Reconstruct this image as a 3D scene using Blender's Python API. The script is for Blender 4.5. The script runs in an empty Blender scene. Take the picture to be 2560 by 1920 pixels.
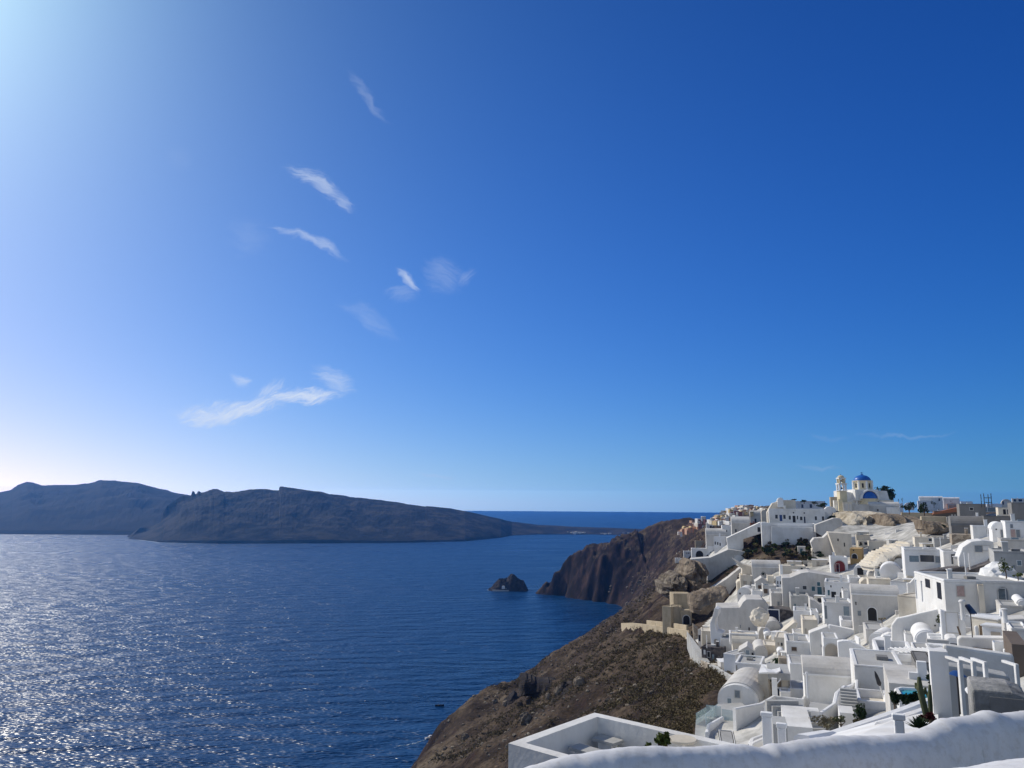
import bpy, bmesh, math, random
import numpy as np
from mathutils import Vector, Matrix, noise
R = math.radians
random.seed(7)
scene = bpy.context.scene
COL = scene.collection

# ---------------------------------------------------------------- camera
H = 110.0                      # eye height above the sea
PW, PH, F = 2560.0, 1920.0, 1923.0
PITCH = math.atan(299.5 / F)
cam_d = bpy.data.cameras.new('camera')
cam = bpy.data.objects.new('camera', cam_d)
COL.objects.link(cam)
cam_d.sensor_width = 34.6
cam_d.lens = 34.6 * F / PW
cam_d.clip_start = 0.1
cam_d.clip_end = 80000
cam.location = (0, 0, H)
cam.rotation_euler = (R(90) + PITCH, R(0.3), 0)
cam.rotation_mode = 'XYZ'
cam.matrix_world = Matrix.Translation((0, 0, H)) @ Matrix.Rotation(R(90) + PITCH, 4, 'X') @ Matrix.Rotation(R(0.35), 4, 'Z')
cam.rotation_euler = cam.matrix_world.to_euler()
scene.camera = cam
CM = cam.matrix_world.to_3x3()

# ---------------------------------------------------------------- sky, sun, exposure
SUN_AZ, SUN_EL = -50.0, 35.0    # degrees, azimuth from +Y towards +X
HAZE_D, HAZE_TOP = 8.5e-5, 330.0
AIR = (0.2, 0.9, 3.0)          # light the haze itself sends back
world = bpy.data.worlds.new("World")
scene.world = world
world.use_nodes = True
nt = world.node_tree
for n in list(nt.nodes):
    nt.nodes.remove(n)
N = nt.nodes.new
L = nt.links.new
wo = N('ShaderNodeOutputWorld')
bg = N('ShaderNodeBackground')
sky = N('ShaderNodeTexSky')
sky.sky_type = 'NISHITA'
sky.sun_disc = False
sky.sun_elevation = R(SUN_EL)
sky.sun_rotation = R(SUN_AZ)
sky.altitude = 100
sky.air_density = 1.0
sky.dust_density = 1.2
sky.ozone_density = 3.0
bg.inputs['Strength'].default_value = 0.1
world.cycles.sampling_method = 'MANUAL'
world.cycles.sample_map_resolution = 256
sep = N('ShaderNodeSeparateColor')
com = N('ShaderNodeCombineColor')
L(sky.outputs[0], sep.inputs[0])
# the phone's rendering of the sky: out = exp(W . [log sky, height terms])
SKYW = [[0.0466, 0.1115, 0.6808, -2.1402, 2.0762, -0.8273, 1.6123, 1.6249, 0.724], [0.0271, 0.2478, 0.2601, -1.5847, 0.7544, 1.0196, 0.5771, 0.6204, 1.1266], [-0.344, 0.1645, 0.3568, -1.6415, 0.1562, 1.7076, 0.5995, 0.3065, 0.8593]]
def MN(op, a, b=None, c=None):
    n = N('ShaderNodeMath'); n.operation = op
    for i, v in enumerate((a, b, c)):
        if v is None: continue
        if isinstance(v, (int, float)): n.inputs[i].default_value = v
        else: L(v, n.inputs[i])
    return n.outputs[0]
tc0 = N('ShaderNodeTexCoord'); sz = N('ShaderNodeSeparateXYZ'); L(tc0.outputs['Generated'], sz.inputs[0])
zz = MN('MAXIMUM', sz.outputs[2], 0.0)
sdn = N('ShaderNodeVectorMath'); sdn.operation = 'DOT_PRODUCT'; L(tc0.outputs['Generated'], sdn.inputs[0])
sdn.inputs[1].default_value = (math.sin(R(SUN_AZ)) * math.cos(R(SUN_EL)), math.cos(R(SUN_AZ)) * math.cos(R(SUN_EL)), math.sin(R(SUN_EL)))
cg = MN('MAXIMUM', sdn.outputs['Value'], 0.0); cg6 = MN('POWER', cg, 6.0); cg24 = MN('POWER', cg, 24.0)
ez = MN('EXPONENT', MN('MULTIPLY', zz, -10.0))
tau = MN('MULTIPLY', MN('MINIMUM', MN('DIVIDE', HAZE_TOP - H, MN('MAXIMUM', zz, 0.001)), 13500.0), HAZE_D)
etau = MN('EXPONENT', tau)
omt = MN('SUBTRACT', 1.0, MN('EXPONENT', MN('MULTIPLY', tau, -1.0)))
fr = N('ShaderNodeMapRange'); fr.interpolation_type = 'SMOOTHSTEP'; fr.inputs['From Min'].default_value = -.05; fr.inputs['From Max'].default_value = .42
L(sz.outputs[1], fr.inputs['Value']); fwd = fr.outputs[0]      # the graded part of the sky lies ahead, overhead and behind it is brightened to fill shaded walls
lg = [MN('LOGARITHM', MN('MAXIMUM', MN('MULTIPLY', sep.outputs[i], 0.1), 0.02), math.e) for i in range(3)]
for i in range(3):
    w = SKYW[i]
    v = MN('ADD', MN('MULTIPLY', zz, w[3]), w[5])
    v = MN('MULTIPLY_ADD', ez, w[4], v)
    for f_, k_ in ((cg, 6), (cg6, 7), (cg24, 8)): v = MN('MULTIPLY_ADD', f_, w[k_], v)
    for k in range(3): v = MN('MULTIPLY_ADD', lg[k], w[k], v)
    T = MN('MINIMUM', MN('EXPONENT', v), 22.0)
    T = MN('MULTIPLY', MN('SUBTRACT', T, MN('MULTIPLY', omt, AIR[i])), etau)
    T = MN('MAXIMUM', T, 0.02)
    back = MN('MULTIPLY', sep.outputs[i], (1.65, 1.4, 1.22)[i])
    T = MN('ADD', MN('MULTIPLY', T, fwd), MN('MULTIPLY', back, MN('SUBTRACT', 1.0, fwd)))
    L(T, com.inputs[i])

def raydir(px, py):
    v = CM @ Vector((px - PW / 2, PH / 2 - py, -F))
    return v / v.y

def P(px, py, Y):
    """point of the scene at forward distance Y seen at photo pixel px, py"""
    return Vector((0, 0, H)) + raydir(px, py) * Y

# wispy clouds, laid out in sky direction space
geo = N('ShaderNodeTexCoord')
sx = N('ShaderNodeSeparateXYZ'); L(geo.outputs['Generated'], sx.inputs[0])
mx = N('ShaderNodeMath'); mx.operation = 'MAXIMUM'; mx.inputs[1].default_value = 0.05; L(sx.outputs[1], mx.inputs[0])
du = N('ShaderNodeMath'); du.operation = 'DIVIDE'; L(sx.outputs[0], du.inputs[0]); L(mx.outputs[0], du.inputs[1])
dv = N('ShaderNodeMath'); dv.operation = 'DIVIDE'; L(sx.outputs[2], dv.inputs[0]); L(mx.outputs[0], dv.inputs[1])
uv = N('ShaderNodeCombineXYZ'); L(du.outputs[0], uv.inputs[0]); L(dv.outputs[0], uv.inputs[1])
warp = N('ShaderNodeTexNoise'); warp.inputs['Scale'].default_value = 14; warp.inputs['Detail'].default_value = 6
L(uv.outputs[0], warp.inputs['Vector'])
wv = N('ShaderNodeVectorMath'); wv.operation = 'MULTIPLY_ADD'
L(warp.outputs['Color'], wv.inputs[0]); wv.inputs[1].default_value = (.05, .05, 0); 
wsub = N('ShaderNodeVectorMath'); wsub.operation = 'SUBTRACT'; wsub.inputs[1].default_value = (.025, .025, 0)
L(uv.outputs[0], wsub.inputs[0]); L(wsub.outputs[0], wv.inputs[2])
acc = None
# (x0,y0)-(x1,y1) axis of each wisp in the photo, half width, strength, threshold, noise scale
WISPS = [
    (430, 1048, 620, 1020, 20, .95, 9), (480, 1040, 720, 1000, 24, 1.0, 9), (640, 1005, 875, 972, 16, 1.0, 9), (620, 1000, 730, 950, 20, .5, 8), (770, 920, 900, 960, 22, .45, 8),
    (565, 925, 622, 948, 12, .5, 8), (715, 408, 870, 512, 20, .5, 8), (820, 480, 885, 530, 12, .42, 8),
    (670, 560, 870, 655, 9, .42, 8), (775, 605, 850, 645, 12, .4, 8), (870, 175, 970, 310, 10, .17, 7),
    (995, 675, 1058, 722, 10, .6, 8), (1060, 640, 1150, 720, 34, .17, 6), (1130, 700, 1185, 680, 16, .2, 6),
    (560, 560, 680, 620, 46, .07, 5), (960, 740, 1050, 720, 22, .16, 6), (840, 750, 1000, 840, 22, .13, 6),
    (2120, 1086, 2400, 1078, 4, .12, 6), (2000, 1090, 2140, 1088, 5, .06, 6), (1020, 1180, 1160, 1190, 5, .3, 6),
    (2000, 1168, 2110, 1170, 6, .15, 6), (430, 380, 480, 420, 26, .03, 5)]
for (x0, y0, x1, y1, hw, st, ns) in WISPS:
    a, b = raydir(x0, y0), raydir(x1, y1)
    cx, cy = (a.x + b.x) / 2, (a.z + b.z) / 2
    th = math.atan2(b.z - a.z, b.x - a.x)
    ln = math.hypot(b.x - a.x, b.z - a.z) / 2 * 1.45
    w = hw / F * 2.0
    mp = N('ShaderNodeMapping'); mp.vector_type = 'TEXTURE'
    mp.inputs['Location'].default_value = (cx, cy, 0); mp.inputs['Rotation'].default_value = (0, 0, th)
    mp.inputs['Scale'].default_value = (ln, w, 1)
    L(wv.outputs[0], mp.inputs[0])
    le = N('ShaderNodeVectorMath'); le.operation = 'LENGTH'; L(mp.outputs[0], le.inputs[0])
    mr = N('ShaderNodeMapRange'); mr.interpolation_type = 'SMOOTHSTEP'
    mr.inputs['From Min'].default_value = 1.0; mr.inputs['From Max'].default_value = 0.0
    L(le.outputs['Value'], mr.inputs['Value'])
    mp2 = N('ShaderNodeMapping'); mp2.vector_type = 'TEXTURE'
    mp2.inputs['Rotation'].default_value = (0, 0, th + .25); mp2.inputs['Scale'].default_value = (.055, .011, 1)
    L(wv.outputs[0], mp2.inputs[0])
    nz = N('ShaderNodeTexNoise'); nz.inputs['Scale'].default_value = ns * .28; nz.inputs['Detail'].default_value = 8
    nz.inputs['Roughness'].default_value = .62; nz.inputs['Distortion'].default_value = .6
    L(mp2.outputs[0], nz.inputs['Vector'])
    ad = N('ShaderNodeMath'); ad.operation = 'MULTIPLY_ADD'; ad.inputs[1].default_value = 1.0
    # mask*1.15 + noise - 0.9 -> soft torn edge
    L(mr.outputs[0], ad.inputs[0]); 
    nm = N('ShaderNodeMath'); nm.operation = 'MULTIPLY_ADD'; nm.inputs[1].default_value = 1.7; nm.inputs[2].default_value = -1.0
    L(nz.outputs['Fac'], nm.inputs[0]); L(nm.outputs[0], ad.inputs[2])
    m2 = N('ShaderNodeMapRange'); m2.interpolation_type = 'SMOOTHSTEP'
    m2.inputs['From Min'].default_value = -.08; m2.inputs['From Max'].default_value = 1.15; m2.inputs['To Max'].default_value = st
    L(ad.outputs[0], m2.inputs['Value'])
    m3 = N('ShaderNodeMath'); m3.operation = 'MULTIPLY'; L(m2.outputs[0], m3.inputs[0]); 
    m4 = N('ShaderNodeMath'); m4.operation = 'MULTIPLY'; m4.inputs[1].default_value = 2.2; m4.use_clamp = True
    L(mr.outputs[0], m4.inputs[0]); L(m4.outputs[0], m3.inputs[1])
    if acc is None: acc = m3
    else:
        mm = N('ShaderNodeMath'); mm.operation = 'MAXIMUM'; L(acc.outputs[0], mm.inputs[0]); L(m3.outputs[0], mm.inputs[1]); acc = mm
mix = N('ShaderNodeMix'); mix.data_type = 'RGBA'
L(acc.outputs[0], mix.inputs['Factor']); L(com.outputs[0], mix.inputs['A']); mix.inputs['B'].default_value = (7.2, 8.0, 9.3, 1)
L(mix.outputs['Result'], bg.inputs['Color'])
L(bg.outputs[0], wo.inputs['Surface'])

sun_d = bpy.data.lights.new('sun', 'SUN'); sun_d.energy = 3.6; sun_d.angle = R(0.5); sun_d.color = (1, .92, .79)
sun = bpy.data.objects.new('sun', sun_d); COL.objects.link(sun)
sd = Vector((math.sin(R(SUN_AZ)) * math.cos(R(SUN_EL)), math.cos(R(SUN_AZ)) * math.cos(R(SUN_EL)), math.sin(R(SUN_EL))))
sun.rotation_euler = sd.to_track_quat('Z', 'Y').to_euler(); sun.location = (-300, 200, 400)

vs = scene.view_settings
vs.view_transform = 'Standard'; vs.look = 'None'; vs.gamma = 1; vs.use_curve_mapping = False
vs.exposure = 0.0
scene.cycles.use_denoising = True
scene.cycles.max_bounces = 5
scene.cycles.volume_bounces = 0
scene.cycles.sample_clamp_indirect = 4
scene.cycles.sample_clamp_direct = 0

# ---------------------------------------------------------------- helpers
def tag(o, label=None, cat=None, group=None, kind=None):
    if label: o['label'] = label
    if cat: o['category'] = cat
    if group: o['group'] = group
    if kind: o['kind'] = kind
    return o

def empty(name, loc=(0, 0, 0), rz=0, label=None, cat=None, group=None):
    o = bpy.data.objects.new(name, None); COL.objects.link(o)
    o.location = loc; o.rotation_euler = (0, 0, rz)
    return tag(o, label, cat, group)

def mk(name, verts, faces, mat, parent=None, smooth=False):
    me = bpy.data.meshes.new(name)
    me.from_pydata([tuple(v) for v in verts], [], faces)
    me.materials.append(mat)
    if smooth:
        me.polygons.foreach_set('use_smooth', [True] * len(me.polygons))
    me.update()
    o = bpy.data.objects.new(name, me); COL.objects.link(o)
    if parent is not None: o.parent = parent
    return o

def from_bm(name, bm, mat, parent=None, smooth=False):
    me = bpy.data.meshes.new(name); bm.to_mesh(me); bm.free()
    me.materials.append(mat)
    if smooth: me.polygons.foreach_set('use_smooth', [True] * len(me.polygons))
    o = bpy.data.objects.new(name, me); COL.objects.link(o)
    if parent is not None: o.parent = parent
    return o

def node_mat(name):
    m = bpy.data.materials.new(name); m.use_nodes = True
    t = m.node_tree
    b = t.nodes['Principled BSDF']
    return m, t, b

def ramp(t, stops):
    r = t.nodes.new('ShaderNodeValToRGB')
    e = r.color_ramp.elements
    while len(e) < len(stops): e.new(.5)
    for k, (p, c) in enumerate(stops):
        e[k].position = p; e[k].color = (*c, 1)
    return r

def noise_mat(name, stops, scale, rough=.9, detail=8, bump=.3, bdist=.1, bscale=None, spec=.2, stretch=(1, 1, 1), coord='Object'):
    m, t, b = node_mat(name)
    tc = t.nodes.new('ShaderNodeTexCoord')
    mp = t.nodes.new('ShaderNodeMapping'); mp.inputs['Scale'].default_value = stretch
    t.links.new(tc.outputs[coord], mp.inputs[0])
    nz = t.nodes.new('ShaderNodeTexNoise'); nz.inputs['Scale'].default_value = scale; nz.inputs['Detail'].default_value = detail
    nz.inputs['Roughness'].default_value = .6
    t.links.new(mp.outputs[0], nz.inputs['Vector'])
    r = ramp(t, stops); t.links.new(nz.outputs['Fac'], r.inputs[0]); t.links.new(r.outputs[0], b.inputs['Base Color'])
    b.inputs['Roughness'].default_value = rough
    b.inputs['Specular IOR Level'].default_value = spec
    if bump:
        n2 = t.nodes.new('ShaderNodeTexNoise'); n2.inputs['Scale'].default_value = bscale or scale * 3; n2.inputs['Detail'].default_value = 6
        t.links.new(mp.outputs[0], n2.inputs['Vector'])
        bp = t.nodes.new('ShaderNodeBump'); bp.inputs['Strength'].default_value = bump; bp.inputs['Distance'].default_value = bdist
        t.links.new(n2.outputs['Fac'], bp.inputs['Height']); t.links.new(bp.outputs[0], b.inputs['Normal'])
    return m

# ---------------------------------------------------------------- sea
def sea_mat():
    m, t, b = node_mat('sea_water')
    nn = t.nodes.new; ll = t.links.new
    tc = nn('ShaderNodeTexCoord')
    b.inputs['Base Color'].default_value = (.002, .022, .075, 1); b.inputs['Specular IOR Level'].default_value = .46
    b.inputs['IOR'].default_value = 1.33
    mp = nn('ShaderNodeMapping'); mp.inputs['Rotation'].default_value = (0, 0, R(-24)); mp.inputs['Scale'].default_value = (.38, 1, 1)
    ll(tc.outputs['Object'], mp.inputs[0])
    w1 = nn('ShaderNodeTexNoise'); w1.inputs['Scale'].default_value = .085; w1.inputs['Detail'].default_value = 3; w1.inputs['Roughness'].default_value = .42
    ll(mp.outputs[0], w1.inputs['Vector'])
    bp = nn('ShaderNodeBump'); bp.inputs['Strength'].default_value = 1; bp.inputs['Distance'].default_value = 7
    ll(w1.outputs['Fac'], bp.inputs['Height'])
    w3 = nn('ShaderNodeTexNoise'); w3.inputs['Scale'].default_value = .55; w3.inputs['Detail'].default_value = 1; w3.inputs['Roughness'].default_value = .7
    ll(mp.outputs[0], w3.inputs['Vector'])
    b3 = nn('ShaderNodeBump'); b3.inputs['Strength'].default_value = 1; b3.inputs['Distance'].default_value = 1.7
    ll(w3.outputs['Fac'], b3.inputs['Height']); ll(bp.outputs[0], b3.inputs['Normal']); ll(b3.outputs[0], b.inputs['Normal'])
    # calm and ruffled streaks
    m2 = nn('ShaderNodeMapping'); m2.inputs['Rotation'].default_value = (0, 0, R(-12)); m2.inputs['Scale'].default_value = (.0025, .009, 1)
    ll(tc.outputs['Object'], m2.inputs[0])
    w2 = nn('ShaderNodeTexNoise'); w2.inputs['Scale'].default_value = 1.6; w2.inputs['Detail'].default_value = 5
    ll(m2.outputs[0], w2.inputs['Vector'])
    mr = nn('ShaderNodeMapRange'); mr.inputs['From Min'].default_value = .35; mr.inputs['From Max'].default_value = .65
    mr.inputs['To Min'].default_value = .26; mr.inputs['To Max'].default_value = .40
    ll(w2.outputs['Fac'], mr.inputs['Value']); ll(mr.outputs[0], b.inputs['Roughness'])
    r = ramp(t, [(.3, (.0, .028, .100)), (.7, (.0, .046, .150))]); ll(w2.outputs['Fac'], r.inputs[0]); ll(r.outputs[0], b.inputs['Base Color'])
    return m
SEA = sea_mat()
rad = 12000
ring = [0, 60, 200, 500, 1000, 2000, 4000, 8000, rad]
vv, ff = [(0, 0, 0)], []
ns = 96
for r_ in ring[1:]:
    for k in range(ns):
        a = 2 * math.pi * k / ns; vv.append((r_ * math.cos(a), r_ * math.sin(a), 0))
for k in range(ns): ff.append((0, 1 + k, 1 + (k + 1) % ns))
for j in range(len(ring) - 2):
    for k in range(ns):
        a = 1 + j * ns + k; b_ = 1 + j * ns + (k + 1) % ns
        ff.append((a, a + ns, b_ + ns, b_))
tag(mk('sea', vv, ff, SEA), 'deep blue sea glittering at left and dark under the headland', None, None, 'structure')

def psea(px, py):
    d = raydir(px, py); Y = -H / d.z
    return Vector((d.x * Y, Y, 0))

# ---------------------------------------------------------------- far islands
def fbm(x, y, z=0.0, o=5, ridged=False):
    s, a, f = 0, 1, 1
    for _ in range(o):
        n = noise.noise((x * f, y * f, z + f * 3.1))
        s += a * ((1 - abs(n) * 2) if ridged else n); a *= .5; f *= 2.05
    return s

def lerp_prof(prof, x):
    if x <= prof[0][0]: return prof[0][1]
    for (a, b), (c, d) in zip(prof, prof[1:]):
        if x <= c: return b + (d - b) * (x - a) / max(c - a, 1e-6)
    return prof[-1][1]

def cA(l): return [(u / 2.765, 1150 + v / 2.765) for u, v in l]
def cB(l): return [(800 + u / 2.212, 1150 + v / 2.212) for u, v in l]

def island(name, crest, shore, depth, mat, step, rows, amp, seed, cliff=.75, terr=0):
    x0, x1 = crest[0][0], crest[-1][0]
    def smooth_crest(px): return max(lerp_prof(crest, px + d) for d in (-40, -26, -14, -6, 0, 6, 14, 26, 40)) * .4 + sum(lerp_prof(crest, px + d) for d in (-40, -26, -14, -6, 0, 6, 14, 26, 40)) / 9 * .6 if name == 'rocky_island' and 322 < px < 1900 else lerp_prof(crest, px)
    n = int((x1 - x0) / step) + 1
    V, Fc = [], []
    back = 10
    for i in range(n):
        px = x0 + (x1 - x0) * i / (n - 1)
        cy = lerp_prof(crest, px); s = psea(px, lerp_prof(shore, px))
        dep = depth(px)
        c = P(px, cy, s.y + dep); cs = P(px, max(cy, smooth_crest(px)), s.y + dep)
        for j in range(rows + back):
            if j < rows:
                t = j / (rows - 1)
                X = s.x + (c.x - s.x) * t; Y = s.y + (c.y - s.y) * t
                env = math.sin(math.pi * min(1, t * .96)) ** .7
                zc = cs.z + (c.z - cs.z) * max(0, (t - .86) / .14) ** 1.3
                z = zc * (cliff * t ** .8 + (1 - cliff) * t)
                g = fbm(X / 260, Y / 700, seed, 6, True) * .6 + fbm(X / 90, Y / 120, seed + 9, 5) * .7
                z += c.z / 230 * amp * g * env
                Y += g * amp * .55 * env
                if t == 1: z = c.z
                if j == 0: z = -8
            else:
                t = (j - rows + 1) / back
                X = c.x + (c.x - 0) / max(c.y, 1) * t * 900; Y = c.y + t * 900
                z = c.z * (1 - t) - 10 * t - (8 if t > .8 else 0) - fbm(X / 300, Y / 300, 2, 3) * 4 - t*t*8
            V.append((X, Y, z))
    m = rows + back
    for i in range(n - 1):
        for j in range(m - 1):
            a = i * m + j
            Fc.append((a, a + m, a + m + 1, a + 1))
    return mk(name, V, Fc, mat, smooth=False)

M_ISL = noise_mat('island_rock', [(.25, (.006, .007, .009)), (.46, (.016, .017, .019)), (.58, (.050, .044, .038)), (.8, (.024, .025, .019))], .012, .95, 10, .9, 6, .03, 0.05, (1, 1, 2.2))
M_ISL2 = noise_mat('far_island_rock', [(.3, (.02, .018, .018)), (.7, (.04, .035, .03))], .006, .95, 8, .5, 5, .02, 0.05)
far_cr = [(-260, 1262), (-80, 1238)] + cA([(0, 222), (70, 208), (120, 172), (185, 150), (225, 155), (290, 176), (380, 172), (500, 172), (600, 163), (650, 153), (685, 138), (800, 145), (950, 158), (1120, 203), (1200, 225), (1310, 243), (1500, 290), (1900, 400)])
tag(island('far_island', far_cr, [(-260, 1332), (0, 1336), (700, 1340)], lambda p: 900, M_ISL2, 5, 26, 22, 3.3, .5), 'long pale blue island ridge farthest away at the left edge', None, None, 'structure')
near_cr = cA([(862, 541), (900, 530), (930, 500), (960, 470), (1050, 458), (1110, 430), (1120, 370), (1150, 320), (1180, 295), (1250, 250), (1320, 245), (1325, 215), (1340, 215), (1350, 238), (1358, 232), (1370, 212), (1380, 216), (1385, 225), (1410, 222), (1470, 200), (1500, 200), (1540, 228), (1600, 228), (1680, 213), (1720, 203), (1800, 200), (1840, 200), (1880, 208), (1925, 212), (1931, 183), (2000, 190)]) + \
    cB([(0, 177), (50, 190), (300, 220), (580, 262), (592, 257), (620, 257), (720, 267), (840, 290), (960, 318), (1060, 342), (1200, 358), (1340, 366), (1400, 370), (1600, 375), (1790, 383), (2050, 384)])
near_sh = cA([(865, 543), (1030, 560), (1100, 570), (1500, 580) ]) + cB([(10, 462), (500, 458), (800, 450), (1000, 430), (1060, 418), (1200, 412), (1500, 412), (1800, 418), (2050, 420)])
def dep_near(px):
    return lerp_prof([(311, 60), (420, 380), (600, 600), (900, 620), (1150, 560), (1220, 380), (1300, 280), (1450, 230), (1750, 210)], px)
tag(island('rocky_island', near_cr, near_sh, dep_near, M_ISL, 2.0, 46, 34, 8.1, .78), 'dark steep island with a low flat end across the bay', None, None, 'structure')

# ---------------------------------------------------------------- terrain of the near shore
PIX = [
 (2560,1330,130),(2480,1310,170),(2350,1300,215),(2250,1303,260),(2160,1303,300),(2060,1300,300),(2000,1314,262),(1930,1314,265),(1860,1330,300),(1800,1350,330),
 (1760,1402,320),(1720,1402,330),(1900,1355,262),(1890,1405,235),(2030,1395,225),(2100,1375,235),(2200,1370,215),(2300,1370,190),(2400,1350,170),(2500,1370,120),
 (1950,1440,210),(2100,1440,195),(2200,1425,170),(2300,1425,140),(2400,1425,115),(2560,1425,95),
 (1850,1480,225),(1950,1500,185),(2080,1500,160),(2200,1505,135),(2350,1480,105),(2500,1510,85),
 (1780,1540,235),(1800,1590,190),(1880,1600,160),(1950,1590,150),(2080,1570,135),(2200,1575,110),(2350,1560,90),(2480,1570,75),(2560,1590,65),
 (1690,1578,240),(1740,1605,200),(1790,1665,150),(1850,1660,140),(2000,1650,118),(2150,1650,95),(2300,1640,78),(2450,1660,60),(2560,1680,52),
 (1850,1710,118),(1950,1710,105),(2080,1730,82),(2250,1720,68),(2400,1740,52),
 (1745,1835,90),(1800,1820,88),(1900,1865,68),(2050,1870,55),(2200,1870,45),(2400,1870,38),(2560,1880,34),
 (1300,1745,340),(1260,1800,300),
 (1301,1697,383),(1407,1636,450),(1476,1592,555),(1525,1555,680),(1556,1538,790),
 (1718,1297,950),(1745,1310,850),
 (1600,1400,960),(1640,1420,880),(1659,1457,760),(1704,1421,650),(1720,1370,600),(1760,1330,640),(1800,1300,620),(1860,1272,600),(1920,1268,560),(1850,1320,450),(1640,1500,560),(1600,1520,700),(1620,1540,430),(1660,1530,330),
 (1480,1440,990),(1540,1450,960),(1500,1420,980),
]
SEAPT = [(1345,1471),(1380,1485),(1410,1489),(1450,1498),(1480,1501),(1510,1505),(1540,1511),(1560,1520)]
WPT = [(-60,270,-9),(-48,310,-9),(-42,345,-6),(-22,385,-4),(-2,425,-4),(8,470,-8),(35,560,-8),(66,690,-8),(98,800,-6),(-90,200,-10),(-110,100,-12),(-120,0,-12),(-125,-60,-12),
 (-35,275,19),(-22,300,24),(-26,320,22),(-16,345,25),(-6,345,30),(0,18,94),(20,12,98),(45,14,104),(0,0,104),(-20,0,90),(-60,0,52),(-40,60,50),(0,60,74),(-40,120,34),(0,120,60),(60,0,107),(100,100,110),(100,0,110),(60,60,107),(0,-60,104),(-60,-60,60),
 (200,300,108),(300,300,90),(160,150,110),(300,0,90),(230,600,86),(300,800,40),(450,400,30),(450,900,5),(450,-60,40),(300,1000,-5),(200,1150,-8),(100,1150,-10),(60,1120,-8),(35,1080,-8),(450,1250,-12),(20,1000,-10),(60,900,-10),(100,880,-8),(-40,700,-12),(-60,500,-12),(-140,900,-14),(-100,1200,-14)]
PTS = [tuple(P(a, b, c if c < 500 else 500 + (c - 500) * .86)) for a, b, c in PIX]
for a, b, c in [(1358,1466,990),(1369,1458,984),(1385,1434,975),(1416,1422,968),(1446,1402,960),(1466,1387,952),(1500,1380,948),(1530,1366,944),(1580,1346,935),(1618,1323,926),(1648,1308,916)]:
    q = P(a, b, c); PTS.append(tuple(q)); PTS.append((q.x - 6, q.y + 55, q.z - 30)); PTS.append((q.x - 6, q.y + 110, q.z * .25 - 25))
for p in SEAPT:
    v = psea(*p); PTS.append((v.x, v.y, 0.3)); PTS.append((v.x - 3, v.y - 14, -6))
PTS += WPT
PT = np.array(PTS)
_xy = PT[:, :2]
def kern(A, B):
    d = np.sqrt(((A[:, None, :] - B[None, :, :]) ** 2).sum(-1) + 16.0)
    return -d
_n = len(PT)
_A = np.zeros((_n + 3, _n + 3)); _A[:_n, :_n] = kern(_xy, _xy) + np.eye(_n) * .6
_A[:_n, _n] = 1; _A[:_n, _n + 1:] = _xy / 100; _A[_n, :_n] = 1; _A[_n + 1:, :_n] = (_xy / 100).T
_w = np.linalg.solve(_A, np.concatenate([PT[:, 2], [0, 0, 0]]))
def hz(xy):
    xy = np.atleast_2d(np.asarray(xy, float))
    out = np.empty(len(xy))
    for s in range(0, len(xy), 20000):
        q = xy[s:s + 20000]
        out[s:s + 20000] = kern(q, _xy) @ _w[:_n] + _w[_n] + (q / 100) @ _w[_n + 1:]
    return out
def ground(x, y): return float(hz([(x, y)])[0])
def GY(px, py, y0=14, y1=1000):
    """forward distance at which the photo pixel meets the hillside"""
    ys = np.geomspace(y0, y1, 260)
    d = raydir(px, py)
    g = hz(np.stack([d.x * ys, ys], 1))
    dz = H + d.z * ys - g
    idx = np.where(dz < 0)[0]
    if len(idx) == 0: return y1
    i = idx[0]
    if i == 0: return y0
    t = dz[i - 1] / (dz[i - 1] - dz[i])
    return float(ys[i - 1] + t * (ys[i] - ys[i - 1]))

X0, X1, Y0, Y1 = -150, 450, -60, 1250
def axis_lines(a, b, fn):
    o = [a]
    while o[-1] < b: o.append(o[-1] + fn(o[-1]))
    return np.array(o)
gx = axis_lines(X0, X1, lambda x: 1.45 if -70 < x < 190 else 6)
gy = axis_lines(Y0, Y1, lambda y: 1.6 if 60 < y < 520 else (2.4 if y < 1100 else 8))
GX, GYY = np.meshgrid(gx, gy)
gz = hz(np.stack([GX.ravel(), GYY.ravel()], 1))
nx, ny = len(gx), len(gy)
verts = []
GXr, GYr = GX.ravel(), GYY.ravel()
for i in range(len(gz)):
    x, y, z = GXr[i], GYr[i], gz[i]
    # craggy towards the sea and on the headland, gentle under the village
    town = 1.0
    wild = 1.0 if y > 520 else max(0.0, min(1.0, (34 + (y - 100) * .17 - x) / 14))
    if y > 520 and x > 150: wild = .35
    if z > -6 and y > 40:
        a = fbm(x / 34, y / 34, .3, 5) * 3.0 + max(0, fbm(x / 15, y / 17, 5.3, 4, True)) * 1.2
        far = min(1, max(0, (y - 520) / 200))
        a = a * (1 - far * .6) + far * (fbm(x / 28, y / 60, 7.7, 5, True) * 5) * min(1, max(.1, z / 50))
        a += far * (abs(fbm(x / 16, y / 22, 2.2, 4)) * -5 + fbm(x / 7, y / 9, 9.2, 3, True) * 1.3) * min(1, max(.1, z / 30))
        a += (1 - far) * (fbm(x / 11, y / 11, 3.3, 4, True) * .8)
        z += a * wild * min(1, max(.0, (z + 6) / 14))
        z += fbm(x / 5, y / 5, 1.3, 3) * (.35 + .45 * wild)
    verts.append((x, y, z))
ZG = np.array([v[2] for v in verts]).reshape(ny, nx)
def surf(x, y):
    i = min(nx - 2, max(0, int(np.searchsorted(gx, x)) - 1)); j = min(ny - 2, max(0, int(np.searchsorted(gy, y)) - 1))
    a = (x - gx[i]) / (gx[i + 1] - gx[i]); b = (y - gy[j]) / (gy[j + 1] - gy[j])
    return float((ZG[j, i] * (1 - a) + ZG[j, i + 1] * a) * (1 - b) + (ZG[j + 1, i] * (1 - a) + ZG[j + 1, i + 1] * a) * b)
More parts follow.
